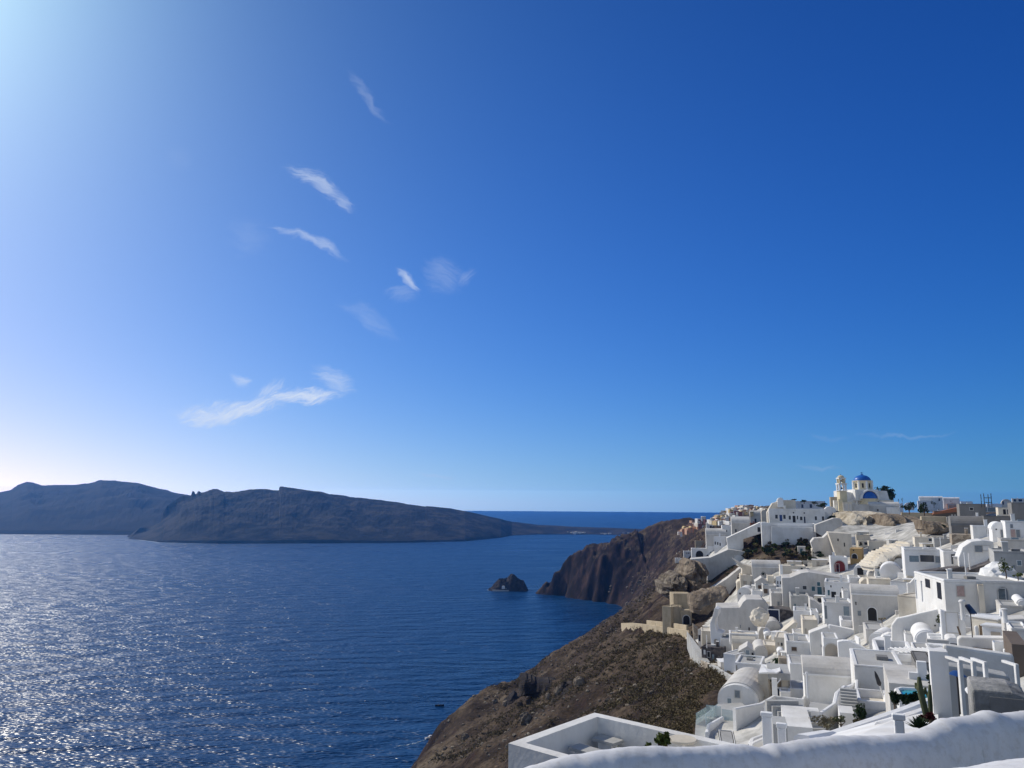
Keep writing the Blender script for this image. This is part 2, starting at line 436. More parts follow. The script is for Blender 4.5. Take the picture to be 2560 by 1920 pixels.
def YH(px, py, h, y0=60, y1=900):
    """forward distance at which the pixel's ray passes h above the real surface"""
    d = raydir(px, py); y = y0
    while y < y1:
        if H + d.z * y - surf(d.x * y, y) < h: return y
        y *= 1.006
    return y1
faces = [(j * nx + i, j * nx + i + 1, (j + 1) * nx + i + 1, (j + 1) * nx + i) for j in range(ny - 1) for i in range(nx - 1)
         if max(verts[j * nx + i][2], verts[(j + 1) * nx + i + 1][2], verts[j * nx + i + 1][2], verts[(j + 1) * nx + i][2]) > -9]
def terrain_mat():
    m, t, b = node_mat('volcanic_slope')
    nn, ll = t.nodes.new, t.links.new
    geo = nn('ShaderNodeNewGeometry')
    def nz(s, d=8, st=(1, 1, 1), w=None):
        mp = nn('ShaderNodeMapping'); mp.inputs['Scale'].default_value = st; ll(geo.outputs['Position'], mp.inputs[0])
        q = nn('ShaderNodeTexNoise'); q.inputs['Scale'].default_value = s; q.inputs['Detail'].default_value = d; q.inputs['Roughness'].default_value = .62
        ll(mp.outputs[0], q.inputs['Vector']); return q
    a = nz(.06); r1 = ramp(t, [(.30, (.022, .016, .013)), (.45, (.056, .040, .029)), (.56, (.105, .077, .054)), (.66, (.16, .125, .088)), (.8, (.09, .07, .04))]); ll(a.outputs['Fac'], r1.inputs[0])
    c = nz(.9, 10); r2 = ramp(t, [(.3, (.35, .35, .35)), (.55, (1, 1, 1)), (.75, (1.7, 1.6, 1.5))]); ll(c.outputs['Fac'], r2.inputs[0])
    mu = nn('ShaderNodeMix'); mu.data_type = 'RGBA'; mu.blend_type = 'MULTIPLY'; mu.inputs['Factor'].default_value = 1
    ll(r1.outputs[0], mu.inputs['A']); ll(r2.outputs[0], mu.inputs['B'])
    # steep rock: darker, streaked, reddish
    sp = nn('ShaderNodeSeparateXYZ'); ll(geo.outputs['True Normal'], sp.inputs[0])
    st = nn('ShaderNodeMapRange'); st.inputs['From Min'].default_value = .76; st.inputs['From Max'].default_value = .6; ll(sp.outputs[2], st.inputs['Value'])
    e = nz(.12, 8, (1, 1, .25)); r3 = ramp(t, [(.35, (.006, .005, .006)), (.52, (.026, .017, .016)), (.66, (.075, .045, .036)), (.78, (.12, .09, .07))]); ll(e.outputs['Fac'], r3.inputs[0])
    m2 = nn('ShaderNodeMix'); m2.data_type = 'RGBA'; ll(st.outputs[0], m2.inputs['Factor']); ll(mu.outputs['Result'], m2.inputs['A']); ll(r3.outputs[0], m2.inputs['B'])
    ll(m2.outputs['Result'], b.inputs['Base Color'])
    b.inputs['Roughness'].default_value = .95; b.inputs['Specular IOR Level'].default_value = .1
    f = nz(1.1, 8); bp = nn('ShaderNodeBump'); bp.inputs['Strength'].default_value = .8; bp.inputs['Distance'].default_value = .9
    ll(f.outputs['Fac'], bp.inputs['Height']); ll(bp.outputs[0], b.inputs['Normal'])
    return m
M_TER = terrain_mat()
M_PAVE = noise_mat('village_paving', [(.3, (.26, .25, .23)), (.5, (.46, .45, .42)), (.65, (.66, .64, .60))], .35, .92, 8, .6, .25, 1.4)
VILL = [(1690,1385),(1760,1350),(1830,1312),(1930,1300),(2130,1286),(2600,1286),(2600,2400),(1760,2400),(1745,1850),(1745,1800),(1800,1755),(1850,1705),(1800,1672),(1745,1625),(1735,1590),(1790,1530),(1845,1470),(1842,1415),(1780,1400)]
GARD = [(1850,1335),(2065,1330),(2035,1375),(2030,1410),(1990,1428),(1890,1415),(1850,1390)]
CMI = CM.inverted()
def topix(v):
    c = CMI @ (Vector(v) - Vector((0, 0, H)))
    if c.z > -1: return None
    return PW / 2 - c.x / c.z * F, PH / 2 + c.y / c.z * F
def inpoly(x, y, W_):
    c = False; n = len(W_)
    for i in range(n):
        x1, y1 = W_[i]; x2, y2 = W_[(i + 1) % n]
        if (y1 > y) != (y2 > y) and x < (x2 - x1) * (y - y1) / (y2 - y1) + x1: c = not c
    return c
fw, fv = [], []
for f in faces:
    v = verts[f[0]]; isv = False
    if v[1] < 360 and v[0] > 15 and v[1] > 15:
        q = topix(v)
        if q and inpoly(q[0], q[1], VILL) and not inpoly(q[0], q[1], GARD): isv = True
    (fv if isv else fw).append(f)
used = sorted({i for f in fv for i in f}); rem = {i: k for k, i in enumerate(used)}
tag(mk('village_paving', [verts[i] for i in used], [tuple(rem[i] for i in f) for f in fv], M_PAVE, smooth=True), 'pale paved and plastered ground between the village houses', None, None, 'structure')
faces = fw
tag(mk('hillside', verts, faces, M_TER, smooth=True), 'brown volcanic hillside and headland dropping to the sea', None, None, 'structure')

# ---------------------------------------------------------------- haze
hm = bpy.data.materials.new('haze_air'); hm.use_nodes = True
t = hm.node_tree
for n in list(t.nodes):
    if n.type != 'OUTPUT_MATERIAL': t.nodes.remove(n)
pv = t.nodes.new('ShaderNodeVolumePrincipled')
pv.inputs['Color'].default_value = (.10, .36, 1, 1); pv.inputs['Density'].default_value = HAZE_D
pv.inputs['Anisotropy'].default_value = .48
t.links.new(pv.outputs[0], [n for n in t.nodes if n.type == 'OUTPUT_MATERIAL'][0].inputs['Volume'])
hx, hy0, hy1, hz0, hz1 = 12500, -12500, 12500, -20, HAZE_TOP
hv = [(x, y, z) for x in (-hx, hx) for y in (hy0, hy1) for z in (hz0, hz1)]
hf = [(0, 1, 3, 2), (4, 6, 7, 5), (0, 4, 5, 1), (2, 3, 7, 6), (0, 2, 6, 4), (1, 5, 7, 3)]
tag(mk('haze', hv, hf, hm), 'thin blue sea haze over the bay', None, None, 'stuff')
# ---------------------------------------------------------------- building kit
def plaster(name, col, var=.07, bump=.3):
    lo = tuple(max(0, c * (1 - var * 2.2)) for c in col); hi = tuple(min(.86, c * (1 + var)) for c in col)
    m, t, b = node_mat(name)
    tc = t.nodes.new('ShaderNodeNewGeometry')
    nz = t.nodes.new('ShaderNodeTexNoise'); nz.inputs['Scale'].default_value = .9; nz.inputs['Detail'].default_value = 9; nz.inputs['Roughness'].default_value = .68
    mp = t.nodes.new('ShaderNodeMapping'); mp.inputs['Scale'].default_value = (1, 1, .35)
    t.links.new(tc.outputs['Position'], mp.inputs[0]); t.links.new(mp.outputs[0], nz.inputs['Vector'])
    r = ramp(t, [(.28, lo), (.5, col), (.72, hi)]); t.links.new(nz.outputs['Fac'], r.inputs[0])
    n3 = t.nodes.new('ShaderNodeTexNoise'); n3.inputs['Scale'].default_value = .23; n3.inputs['Detail'].default_value = 5; t.links.new(tc.outputs['Position'], n3.inputs['Vector'])
    r3 = ramp(t, [(.36, (.84, .82, .79)), (.52, (1, 1, 1))]); t.links.new(n3.outputs['Fac'], r3.inputs[0])
    mx_ = t.nodes.new('ShaderNodeMix'); mx_.data_type = 'RGBA'; mx_.blend_type = 'MULTIPLY'; mx_.inputs['Factor'].default_value = .8
    t.links.new(r.outputs[0], mx_.inputs['A']); t.links.new(r3.outputs[0], mx_.inputs['B']); t.links.new(mx_.outputs['Result'], b.inputs['Base Color'])
    b.inputs['Roughness'].default_value = .88; b.inputs['Specular IOR Level'].default_value = .15
    n2 = t.nodes.new('ShaderNodeTexNoise'); n2.inputs['Scale'].default_value = 3.0; n2.inputs['Detail'].default_value = 6
    t.links.new(tc.outputs['Position'], n2.inputs['Vector'])
    bp = t.nodes.new('ShaderNodeBump'); bp.inputs['Strength'].default_value = bump; bp.inputs['Distance'].default_value = .12
    t.links.new(n2.outputs['Fac'], bp.inputs['Height']); t.links.new(bp.outputs[0], b.inputs['Normal'])
    return m
def stone(name, cols, sc=1.6):
    m, t, b = node_mat(name)
    tc = t.nodes.new('ShaderNodeNewGeometry')
    v = t.nodes.new('ShaderNodeTexVoronoi'); v.inputs['Scale'].default_value = sc
    t.links.new(tc.outputs['Position'], v.inputs['Vector'])
    r = ramp(t, [(.0, cols[0]), (.5, cols[1]), (1, cols[2])]); sepc = t.nodes.new('ShaderNodeSeparateColor')
    t.links.new(v.outputs['Color'], sepc.inputs[0]); t.links.new(sepc.outputs[0], r.inputs[0]); t.links.new(r.outputs[0], b.inputs['Base Color'])
    bp = t.nodes.new('ShaderNodeBump'); bp.inputs['Strength'].default_value = .8; bp.inputs['Distance'].default_value = .15; bp.invert = True
    t.links.new(v.outputs['Distance'], bp.inputs['Height']); t.links.new(bp.outputs[0], b.inputs['Normal'])
    b.inputs['Roughness'].default_value = .95
    return m
def flat(name, col, rough=.6, spec=.4, metal=0, em=None):
    m, t, b = node_mat(name)
    nz = t.nodes.new('ShaderNodeTexNoise'); nz.inputs['Scale'].default_value = 4; nz.inputs['Detail'].default_value = 4
    tc = t.nodes.new('ShaderNodeNewGeometry'); t.links.new(tc.outputs['Position'], nz.inputs['Vector'])
    r = ramp(t, [(.3, tuple(c * .85 for c in col)), (.7, tuple(min(.9, c * 1.12) for c in col))]); t.links.new(nz.outputs['Fac'], r.inputs[0]); t.links.new(r.outputs[0], b.inputs['Base Color'])
    b.inputs['Roughness'].default_value = rough; b.inputs['Specular IOR Level'].default_value = spec; b.inputs['Metallic'].default_value = metal
    return m
MAT = dict(
    W=plaster('whitewash', (.80, .79, .77)), V=plaster('bright_whitewash', (.83, .83, .83), .03),
    C=plaster('cream_plaster', (.72, .66, .56)), G=plaster('weathered_shaded_plaster', (.62, .60, .57), .09),  # the grey plaster also stands for shade on some white walls
    F=plaster('terrace_cement', (.46, .46, .45), .07), D=plaster('grey_cement', (.24, .235, .23), .1),
    T=plaster('tan_sandstone', (.50, .42, .30), .12, .5), O=plaster('ochre_plaster', (.55, .37, .17), .08),
    P=plaster('peach_plaster', (.62, .36, .23), .08), B=plaster('brown_render', (.16, .13, .11), .08),
    K=stone('dark_stone_masonry', ((.045, .042, .045), (.09, .08, .08), (.16, .14, .13))),
    S=stone('light_stone_masonry', ((.22, .18, .14), (.33, .28, .22), (.45, .38, .30))),
    R=flat('terracotta_tiles', (.32, .13, .07), .8, .2), Y=plaster('church_yellow', (.74, .66, .47), .05),
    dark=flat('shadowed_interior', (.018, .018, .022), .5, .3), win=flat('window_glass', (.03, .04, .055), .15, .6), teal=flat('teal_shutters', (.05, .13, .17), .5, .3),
    blue=flat('blue_paint', (.02, .06, .20), .45, .4), red=flat('dark_red_paint', (.18, .025, .03), .5, .3), grey=flat('grey_paint', (.22, .25, .28), .5, .3),
    glass=flat('pale_glazing', (.20, .27, .32), .08, .8), tan=plaster('tan_niche', (.45, .40, .34)), pink=flat('pink_panel', (.45, .33, .31), .7, .2),
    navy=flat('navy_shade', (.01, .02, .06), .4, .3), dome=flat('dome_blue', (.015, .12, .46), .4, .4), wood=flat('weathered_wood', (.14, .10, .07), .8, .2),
    metal=flat('dark_metal', (.05, .05, .055), .4, .5, .6), pool=flat('pool_turquoise', (.02, .36, .42), .08, .8),
)
REG = {1: (1700, 1180, 5.144), 2: (2130, 1180, 5.144), 3: (1600, 1480, 5.144), 4: (1850, 1400, 6.144), 5: (2200, 1400, 6.144), 6: (1850, 1650, 6.144), 7: (2200, 1650, 6.144),
       8: (1300, 1380, 4.809), 9: (1020, 1560, 4.424), 0: (0, 0, 1)}
def RC(r, u, v):
    x, y, s = REG[r]
    return x + u / s, y + v / s

def arc_top(x0, x1, z0, z1, n=12):
    """points of a half-ellipse from (x1,z0) over the crown z1 to (x0,z0)"""
    cx, rx, rz = (x0 + x1) / 2, (x1 - x0) / 2, z1 - z0
    return [(cx + rx * math.cos(math.pi * k / n), z0 + rz * math.sin(math.pi * k / n)) for k in range(n + 1)]

def prism(name, pts, y0, y1, mat, parent, bev=0.0, smooth=False):
    """outline pts (x,z) counter-clockwise seen from the front, from y0 (front) to y1"""
    bm = bmesh.new()
    a = [bm.verts.new((x, y0, z)) for x, z in pts]
    b = [bm.verts.new((x, y1, z)) for x, z in pts]
    n = len(pts)
    try:
        bm.faces.new(a); bm.faces.new(b[::-1])
        for i in range(n): bm.faces.new((a[i], b[i], b[(i + 1) % n], a[(i + 1) % n]))
    except ValueError: pass
    bmesh.ops.recalc_face_normals(bm, faces=bm.faces)
    if bev:
        ed = [e for e in bm.edges if len(e.link_faces) == 2 and e.calc_face_angle(0) > .5]
        bmesh.ops.bevel(bm, geom=ed, offset=bev, segments=2, profile=.5, affect='EDGES', clamp_overlap=True)
    tri = [f for f in bm.faces if len(f.verts) > 4]
    bmesh.ops.triangulate(bm, faces=tri)
    return from_bm(name, bm, mat, parent, smooth)

def boxm(name, x0, x1, y0, y1, z0, z1, mat, parent, bev=0.0):
    return prism(name, [(x0, z0), (x1, z0), (x1, z1), (x0, z1)], y0, y1, mat, parent, bev)

def opening(par, x0, x1, z0, z1, kind, yf, big):
    arch = kind.startswith('a:')
    k = kind.split(':')[-1]
    is_door = (z1 - z0) > (x1 - x0) * 1.75 or arch
    pts = [(x0, z0)] + (arc_top(x0, x1, z1 - min((x1 - x0) / 2, (z1 - z0) * .7), z1, 8) if arch else [(x1, z0), (x1, z1), (x0, z1)])
    if arch: pts = [(x0, z0), (x1, z0)] + pts[1:]
    o = prism('door' if is_door else 'window', pts, yf - .05, yf + .1, MAT[k], par)
    if big and k != 'D':
        fw = max(.06, (x1 - x0) * .09); m = MAT['V'] if k in ('dark', 'win', 'teal', 'glass', 'blue', 'navy') else MAT['G']
        bm = bmesh.new()
        if arch:
            out = [(x0 - fw, z0), (x1 + fw, z0)] + arc_top(x0 - fw, x1 + fw, z1 - min((x1 - x0) / 2, (z1 - z0) * .7), z1 + fw, 8)
            inn = pts
        else:
            out = [(x0 - fw, z0 - fw), (x1 + fw, z0 - fw), (x1 + fw, z1 + fw), (x0 - fw, z1 + fw)]; inn = pts
        n = len(out)
        for (q0, q1) in ((yf - .09, yf + .02),):
            A = [bm.verts.new((x, q0, z)) for x, z in out]; B_ = [bm.verts.new((x, q0, z)) for x, z in inn]
            A2 = [bm.verts.new((x, q1, z)) for x, z in out]; B2 = [bm.verts.new((x, q1, z)) for x, z in inn]
            for i in range(n):
                j = (i + 1) % n
                bm.faces.new((A[i], A[j], B_[j], B_[i])); bm.faces.new((A[i], A2[i], A2[j], A[j])); bm.faces.new((B_[i], B_[j], B2[j], B2[i]))
        from_bm('frame', bm, m, o)
    return o

ALL = []
def B(rg, u0, v0, u1, v1, L_=7, kind='flat', mat='W', label='', ops=(), Y=None, dY=0, yaw=0, base=4, cat=None, name=None, outline=None, rim=.35, roofm=None, side=(), bev=.12, group=None, inset=.3):
    """a building whose front face fills the photo rectangle (u0,v0)-(u1,v1) of zoom region rg and stands on the hillside there"""
    pl, pt = RC(rg, u0, v0); pr, pb = RC(rg, u1, v1)
    if Y is None: Y = GY((pl + pr) / 2, pb)
    Y += dY
    az = math.degrees(math.atan(raydir((pl + pr) / 2, pb).x))
    yaw = yaw - az * .85 if kind != 'x' else yaw
    th = R(yaw)
    d = raydir(pr, pb)
    A = P(pl, pb, Y)
    w = (d.x * A.y - A.x) / (math.cos(th) - d.x * math.sin(th))
    h = P(pl, pt, Y).z - A.z
    w = min(max(w, .5), 90)
    def uv2(u, v): return w * (u - u0) / (u1 - u0), h * (v1 - v) / (v1 - v0)
    nm = name or {'flat': 'house', 'vault': 'vaulted_house', 'vaultx': 'vaulted_house', 'gable': 'gabled_house', 'wall': 'garden_wall', 'mass': 'plastered_wall', 'terrace': 'terrace', 'rock': 'rock'}[kind]
    ct = cat or {'house': 'house', 'vaulted_house': 'house', 'gabled_house': 'house', 'garden_wall': 'wall', 'plastered_wall': 'wall', 'terrace': 'terrace', 'chapel': 'chapel', 'ruin': 'ruin', 'rock': 'rock'}.get(nm, nm.replace('_', ' '))
    o = empty(nm, A, th, label, ct, group)
    o['category'] = ct
    M = MAT[mat]
    base = base + .06 * Y * 0
    if outline:
        pts = [uv2(u, v) for u, v in outline]
        zmin = min(z for _, z in pts)
        pts = [(x, z - base if z - zmin < .12 * max(.1, h) else z) for x, z in pts]
        # make counter-clockwise
        ar = sum(pts[i][0] * pts[(i + 1) % len(pts)][1] - pts[(i + 1) % len(pts)][0] * pts[i][1] for i in range(len(pts)))
        if ar < 0: pts = pts[::-1]
        prism('wall', pts, 0, L_, M, o, min(bev, .12))
    elif kind in ('flat', 'terrace'):
        z1 = h - rim if rim else h
        boxm('wall', 0, w, 0, L_, -base, z1, M, o, .07 if w > 2.5 and L_ > 2 else 0)
        if rim:
            t_ = min(.32, w * .12)
            bm = bmesh.new()
            def ringbox(x0, x1, y0, y1):
                vs_ = [bm.verts.new((x, y, z)) for z in (z1 + .003, h) for x, y in ((x0, y0), (x1, y0), (x1, y1), (x0, y1))]
                return vs_
            O_ = ringbox(-.03, w + .03, -.03, L_ + .03); I_ = ringbox(t_, w - t_, t_, L_ - t_)
            for i in range(4):
                j = (i + 1) % 4
                bm.faces.new((O_[i], O_[j], O_[4 + j], O_[4 + i])); bm.faces.new((I_[j], I_[i], I_[4 + i], I_[4 + j]))
                bm.faces.new((O_[4 + i], O_[4 + j], I_[4 + j], I_[4 + i])); bm.faces.new((O_[j], O_[i], I_[i], I_[j]))
            bmesh.ops.recalc_face_normals(bm, faces=bm.faces)
            bmesh.ops.bevel(bm, geom=[e for e in bm.edges if e.calc_face_angle(0) > .5], offset=.05, segments=2, affect='EDGES', clamp_overlap=True)
            from_bm('parapet', bm, MAT['V'] if mat in 'WV' else M, o)
            boxm('roof', t_, w - t_, t_, L_ - t_, z1, z1 + .05, MAT[roofm or ('F' if mat in 'WVG' else mat)], o, 0)
    elif kind == 'vault':
        r_ = min(w / 2, h * .75)
        pts = [(0, -base), (w, -base)] + arc_top(0, w, h - r_, h, 16)
        prism('wall', pts, .0, L_, M, o, 0)
        rp_ = arc_top(-.12, w + .12, h - r_, h + .12, 16); ip = arc_top(0.02, w - .02, h - r_, h - .02, 16)[::-1]
        prism('roof', rp_ + ip, inset, L_ + .15, MAT[roofm or mat], o, 0, False)
    elif kind == 'vaultx':
        # ridge parallel to the front
        boxm('wall', 0, w, 0, L_, -base, h, M, o, bev * .5)
        bm = bmesh.new(); n = 12; ra = []
        for x in (-.06, w + .06):
            ra.append([bm.verts.new((x, L_ / 2 - (L_ / 2 + .02) * math.cos(math.pi * k / n), h + L_ * .26 * math.sin(math.pi * k / n))) for k in range(n + 1)])
        for k in range(n): bm.faces.new((ra[0][k], ra[1][k], ra[1][k + 1], ra[0][k + 1]))
        bm.faces.new(ra[0]); bm.faces.new(ra[1][::-1]); bmesh.ops.recalc_face_normals(bm, faces=bm.faces)
        bmesh.ops.triangulate(bm, faces=[f for f in bm.faces if len(f.verts) > 4])
        from_bm('roof', bm, MAT[roofm or mat], o)
        boxm('cornice', -.08, w + .08, -.1, .22, h - .06, h + .12, MAT['V'] if mat in 'WVG' else M, o, .03)
    elif kind == 'gable':
        e = h * .62
        prism('wall', [(0, -base), (w, -base), (w, e), (w / 2, h), (0, e)], 0, L_, M, o, .04)
        prism('roof', [(-.15, e - .05), (w / 2, h - .02), (w + .15, e - .05), (w + .15, e + .12), (w / 2, h + .2), (-.15, e + .12)], -.1, L_ + .1, MAT[roofm or mat], o)
    elif kind == 'wall':
        boxm('wall', 0, w, 0, min(L_, .5), -base, h, M, o, .06)
    px_per_m = F / Y
    if kind in ('flat', 'vaultx') and nm in ('house', 'vaulted_house') and not ops and w > 3.2 and h > 2.4 and Y > 45 and mat not in 'BK':
        rr_ = random.Random(int(u0 * 5 + v0 * 3 + rg))
        if rr_.random() < .62:
            ops = []
            for q_ in range(rr_.choice([1, 1, 2])):
                fx, fz = rr_.uniform(.12, .75), rr_.uniform(.45, .7); ww, hh = .75 / w, rr_.choice([.7, 1.0, .5]) / h
                ops.append((u0 + (u1 - u0) * fx, v1 - (v1 - v0) * (fz + hh), u0 + (u1 - u0) * (fx + ww), v1 - (v1 - v0) * fz, rr_.choice(['win', 'grey', 'dark', 'tan', 'teal'])))
    for q in ops:
        a0, b0 = uv2(q[0], q[3]); a1, b1 = uv2(q[2], q[1])
        opening(o, a0, a1, b0, b1, q[4] if len(q) > 4 else 'win', 0, (a1 - a0) * px_per_m > 6)
    for (f0, f1, z0, z1, k) in side:       # openings in the left side face, fractions of depth and height
        pp = boxm('window' if z0 > .25 else 'door', -.05, .1, f0 * L_, f1 * L_, z0 * h, z1 * h, MAT[k], o)
    if kind == 'flat' and nm == 'house' and w > 3.2 and L_ > 3 and Y > 40 and not outline:
        rr_ = random.Random(int(u0 * 3 + v0 * 7 + rg)); k_ = rr_.random()
        if k_ < .55:
            cx_, cy_ = w * rr_.uniform(.2, .8), L_ * rr_.uniform(.3, .75); cw_ = rr_.uniform(.18, .32); ch_ = rr_.uniform(.7, 1.2)
            c_ = boxm('chimney', cx_ - cw_, cx_ + cw_, cy_ - cw_, cy_ + cw_, h - rim, h + ch_, MAT['V' if mat in 'WV' else mat], o, .04)
            boxm('cap', cx_ - cw_ - .06, cx_ + cw_ + .06, cy_ - cw_ - .06, cy_ + cw_ + .06, h + ch_ + .002, h + ch_ + .1, MAT['V'], c_)
        if k_ > .3:
            bx_ = w * rr_.uniform(.15, .6); by_ = L_ * rr_.uniform(.25, .6)
            boxm('skylight', bx_, bx_ + .9, by_, by_ + 1.1, h - rim + .05, h - rim + .35, MAT[rr_.choice(['G', 'glass', 'D', 'W'])], o, .03)
    ALL.append((o, A, w, L_, h))
    return o
# ---------------------------------------------------------------- the village, one building at a time, far to near
# region 1: far part of the ridge
B(1,670,655,905,845,9,'vaultx','G','long barrel roofed grey plaster house above the cliff edge cubes',[(712,735,732,775)],base=8)
B(1,735,515,905,650,9,'flat','W','pale blue shaded cube house under the crowded far ridge',[(800,575,818,600)],base=8)
B(1,905,540,1052,655,9,'vaultx','G','grey vaulted shed left of the long white house front',[(960,600,985,650,'dark')],base=6)
B(1,1050,490,1128,640,7,'vault','C','narrow cream vaulted house beside the curved end wall',base=6)
B(1,905,655,1040,700,5,'flat','R','low house with flat dark red roof above the diagonal stair wall',base=6,rim=.2,dY=6)
B(1,545,690,672,865,8,'flat','W','tall white cube house left of the long barrel roof',[(590,745,610,770)],base=10)
B(1,340,650,545,745,8,'flat','W','flat white terrace house with three arches near the far cliff',[(385,690,410,740,'a:dark'),(425,690,450,740,'a:dark'),(465,690,490,740,'a:dark')],base=9)
B(1,245,690,345,752,7,'flat','V','small white cube leftmost below the orange far houses',base=9)
B(1,340,800,600,962,9,'vaultx','G','wide grey vaulted house on the cliff edge',base=10)
B(1,440,830,590,1000,6,'flat','V','bright white house with a row of three narrow windows on the cliff edge',[(450,895,464,932,'dark'),(482,900,496,936,'dark'),(512,908,526,946,'dark')],base=9,yaw=-21)
B(1,197,885,345,968,7,'flat','T','tan unpainted cube house left of the grey vault on the cliff edge',base=9)
B(1,150,985,432,1098,7,'flat','V','low white terrace house at the brink above the rock face',[(205,1010,300,1090,'a:dark'),(385,1020,425,1080,'a:dark')],base=7)
B(1,360,952,470,1008,5,'flat','V','little white box on the roof terrace at the cliff brink',base=7)
B(1,48,1018,152,1118,7,'flat','W','white end cube overhanging the rock face',base=8)
B(1,-60,1108,60,1180,6,'flat','V','lowest bright white cube clinging to the rock left of all houses',base=8)
B(1,-45,1045,20,1105,5,'flat','G','small grey shed with railing behind the lowest bright cube',[(-30,1055,-10,1095,'dark'),(-5,1055,10,1095,'dark')],base=8)
B(1,605,640,1135,985,6,'mass','W','long diagonal white stair wall climbing to the long house',[(1008,705,1045,765,'dark'),(1064,680,1090,770,'navy')],
  outline=[(605,850),(840,740),(1050,640),(1130,640),(1130,770),(1060,782),(820,862),(820,985),(625,985)],base=5,name='stair_wall',cat='wall')
B(1,640,868,812,985,6,'flat','W','white box with dark slots under the diagonal stair wall',[(640,880,690,905,'dark')],base=8,dY=-3)
B(1,650,1000,842,1062,5,'flat','W','upper low wall step beside the dark garden slope',base=6)
B(1,700,1072,850,1128,5,'flat','W','lower low wall step beside the dark garden slope',base=6)
B(1,100,985,860,1400,7,'mass','G','big smooth grey plaster ramp sweeping down from the cliff cubes',
  outline=[(150,1120),(400,1095),(640,985),(850,1010),(850,1110),(700,1112),(720,1160),(762,1215),(560,1320),(345,1400),(372,1300),(330,1185),(100,1185)],base=1,Y=262,cat='wall')
B(1,400,1225,800,1560,6,'mass','G','lower smooth plaster band with bright edge beneath the dark hollow',
  outline=[(400,1500),(600,1375),(790,1225),(800,1265),(745,1335),(725,1500),(640,1560)],base=1,Y=236)
# the long house with many doors
B(1,1128,355,1500,655,9,'mass','C','curved cream end wall stepping up at the left of the long house',
  outline=[(1130,655),(1126,520),(1165,455),(1200,400),(1250,385),(1290,362),(1400,358),(1500,362),(1500,655)],base=5,dY=7,name='curved_gable_wall')
B(1,1255,333,1330,380,4,'vault','V','tiny white rooftop chapel on the curved end wall',base=2,Y=272,name='chapel')
B(1,1350,372,1870,480,8,'flat','W','upper storey of the long house with three small windows',[(1565,415,1590,460),(1672,412,1702,460),(1797,420,1812,438,'dark')],base=3,dY=8)
B(1,1150,470,1870,655,8,'flat','W','long white house with blue and dark doors in a row below the church',
  [(1230,550,1262,598),(1335,550,1365,600),(1405,560,1432,608),(1510,560,1526,605),(1550,570,1580,615),(1740,565,1765,612),(1830,565,1857,615),
   (1285,550,1320,630,'blue'),(1455,560,1492,645,'dark'),(1600,570,1618,655,'navy'),(1462,512,1478,528,'dark'),(1600,515,1616,532,'dark')],base=4)
B(1,1700,505,1950,660,7,'vault','W','low vaulted annex right of the long house',base=3,dY=3)
B(1,1050,657,1750,775,8,'terrace','W','broad white terrace wall under the long house',base=5,rim=.8,dY=-6)
B(1,1175,705,1712,770,2,'flat','V','low white bench wall in front of the broad terrace wall',base=4,dY=-9,rim=0,name='bench_wall',cat='wall')
B(1,1740,590,2112,790,7,'mass','G','curved plaster retaining wall rising from the terrace to the church rock',  # white wall whose shade is carried by the darker plaster colour
  outline=[(1742,775),(1745,680),(1850,642),(1990,590),(2070,590),(2112,650),(2090,690),(1990,742),(1900,800)],base=1.5,Y=238)
# between garden and church rock
B(1,1690,775,2010,985,7,'mass','G','rounded grey plaster slope with ribs right of the garden',outline=[(1685,905),(1730,852),(1850,842),(1920,778),(2010,970),(1870,988),(1740,978)],base=3,Y=226)
B(1,1912,775,2215,975,10,'mass','C','tall cream wall with small holes below the church rock',[(2030,855,2048,885,'dark'),(2110,905,2125,955,'dark')],outline=[(1915,775),(2215,790),(2215,975),(2010,975)],base=3,Y=216)
B(1,1700,992,1952,1075,6,'flat','C','low cream wall under the ribbed plaster slope',base=4,rim=.3)
B(1,2048,930,2192,1105,6,'vault','V','white arched chapel front with one blue window above the red arch',[(2080,1015,2112,1078,'blue')],base=3,dY=2,name='chapel')
B(1,1945,1092,2165,1285,7,'flat','V','white house with a big dark red arched doorway',[(1990,1138,2125,1282,'a:red'),(2010,1180,2050,1282,'blue')],base=4,rim=.5)
B(2,-20,985,135,1178,8,'flat','O','ochre house with a dark arched window beside the red arch',[(5,1050,72,1112,'a:dark'),(22,998,36,1015,'dark')],base=4,rim=.1,yaw=-7)
B(2,-10,940,215,985,7,'flat','W','flat bluish white slab house behind the ochre house',base=3,dY=6,rim=.2)
B(2,30,1200,182,1340,5,'vault','V','white framed porch with dark inside right of the red arch',[(72,1230,150,1335,'dark')],base=4,yaw=-6)
# gable cluster
B(1,680,1110,935,1325,6,'mass','C','ragged cream ruin wall at the foot of the grey ramp',outline=[(680,1112),(810,1182),(932,1212),(932,1312),(790,1322),(802,1240),(762,1205)],base=2,Y=226,name='ruin')
B(1,930,1222,1300,1335,7,'vaultx','G','grey barrel roof house with a slanting parapet in the middle village',base=5)
B(1,1290,1205,1625,1330,7,'flat','C','long low cream wall with a pillar above the bell arches',[(1560,1225,1582,1245,'dark')],base=5,rim=.2)
B(1,1290,1198,1326,1345,1.6,'flat','V','slim white pillar at the end of the long low cream wall',base=5,dY=-3,rim=0,name='pillar',cat='pillar')
B(1,1365,1250,1472,1348,4,'vault','V','small white chapel with three narrow arches',[(1382,1285,1400,1335,'a:dark'),(1408,1275,1428,1335,'a:dark'),(1438,1285,1455,1335,'a:dark')],base=5,name='chapel')
B(1,780,1328,935,1505,7,'flat','C','cream cube house with two shuttered windows under the ruin wall',[(818,1398,862,1445,'tan'),(905,1405,948,1455,'tan')],base=5)
B(1,735,1400,835,1500,6,'vault','C','small cream vault tucked left of the shuttered cube house',base=5,dY=-2)
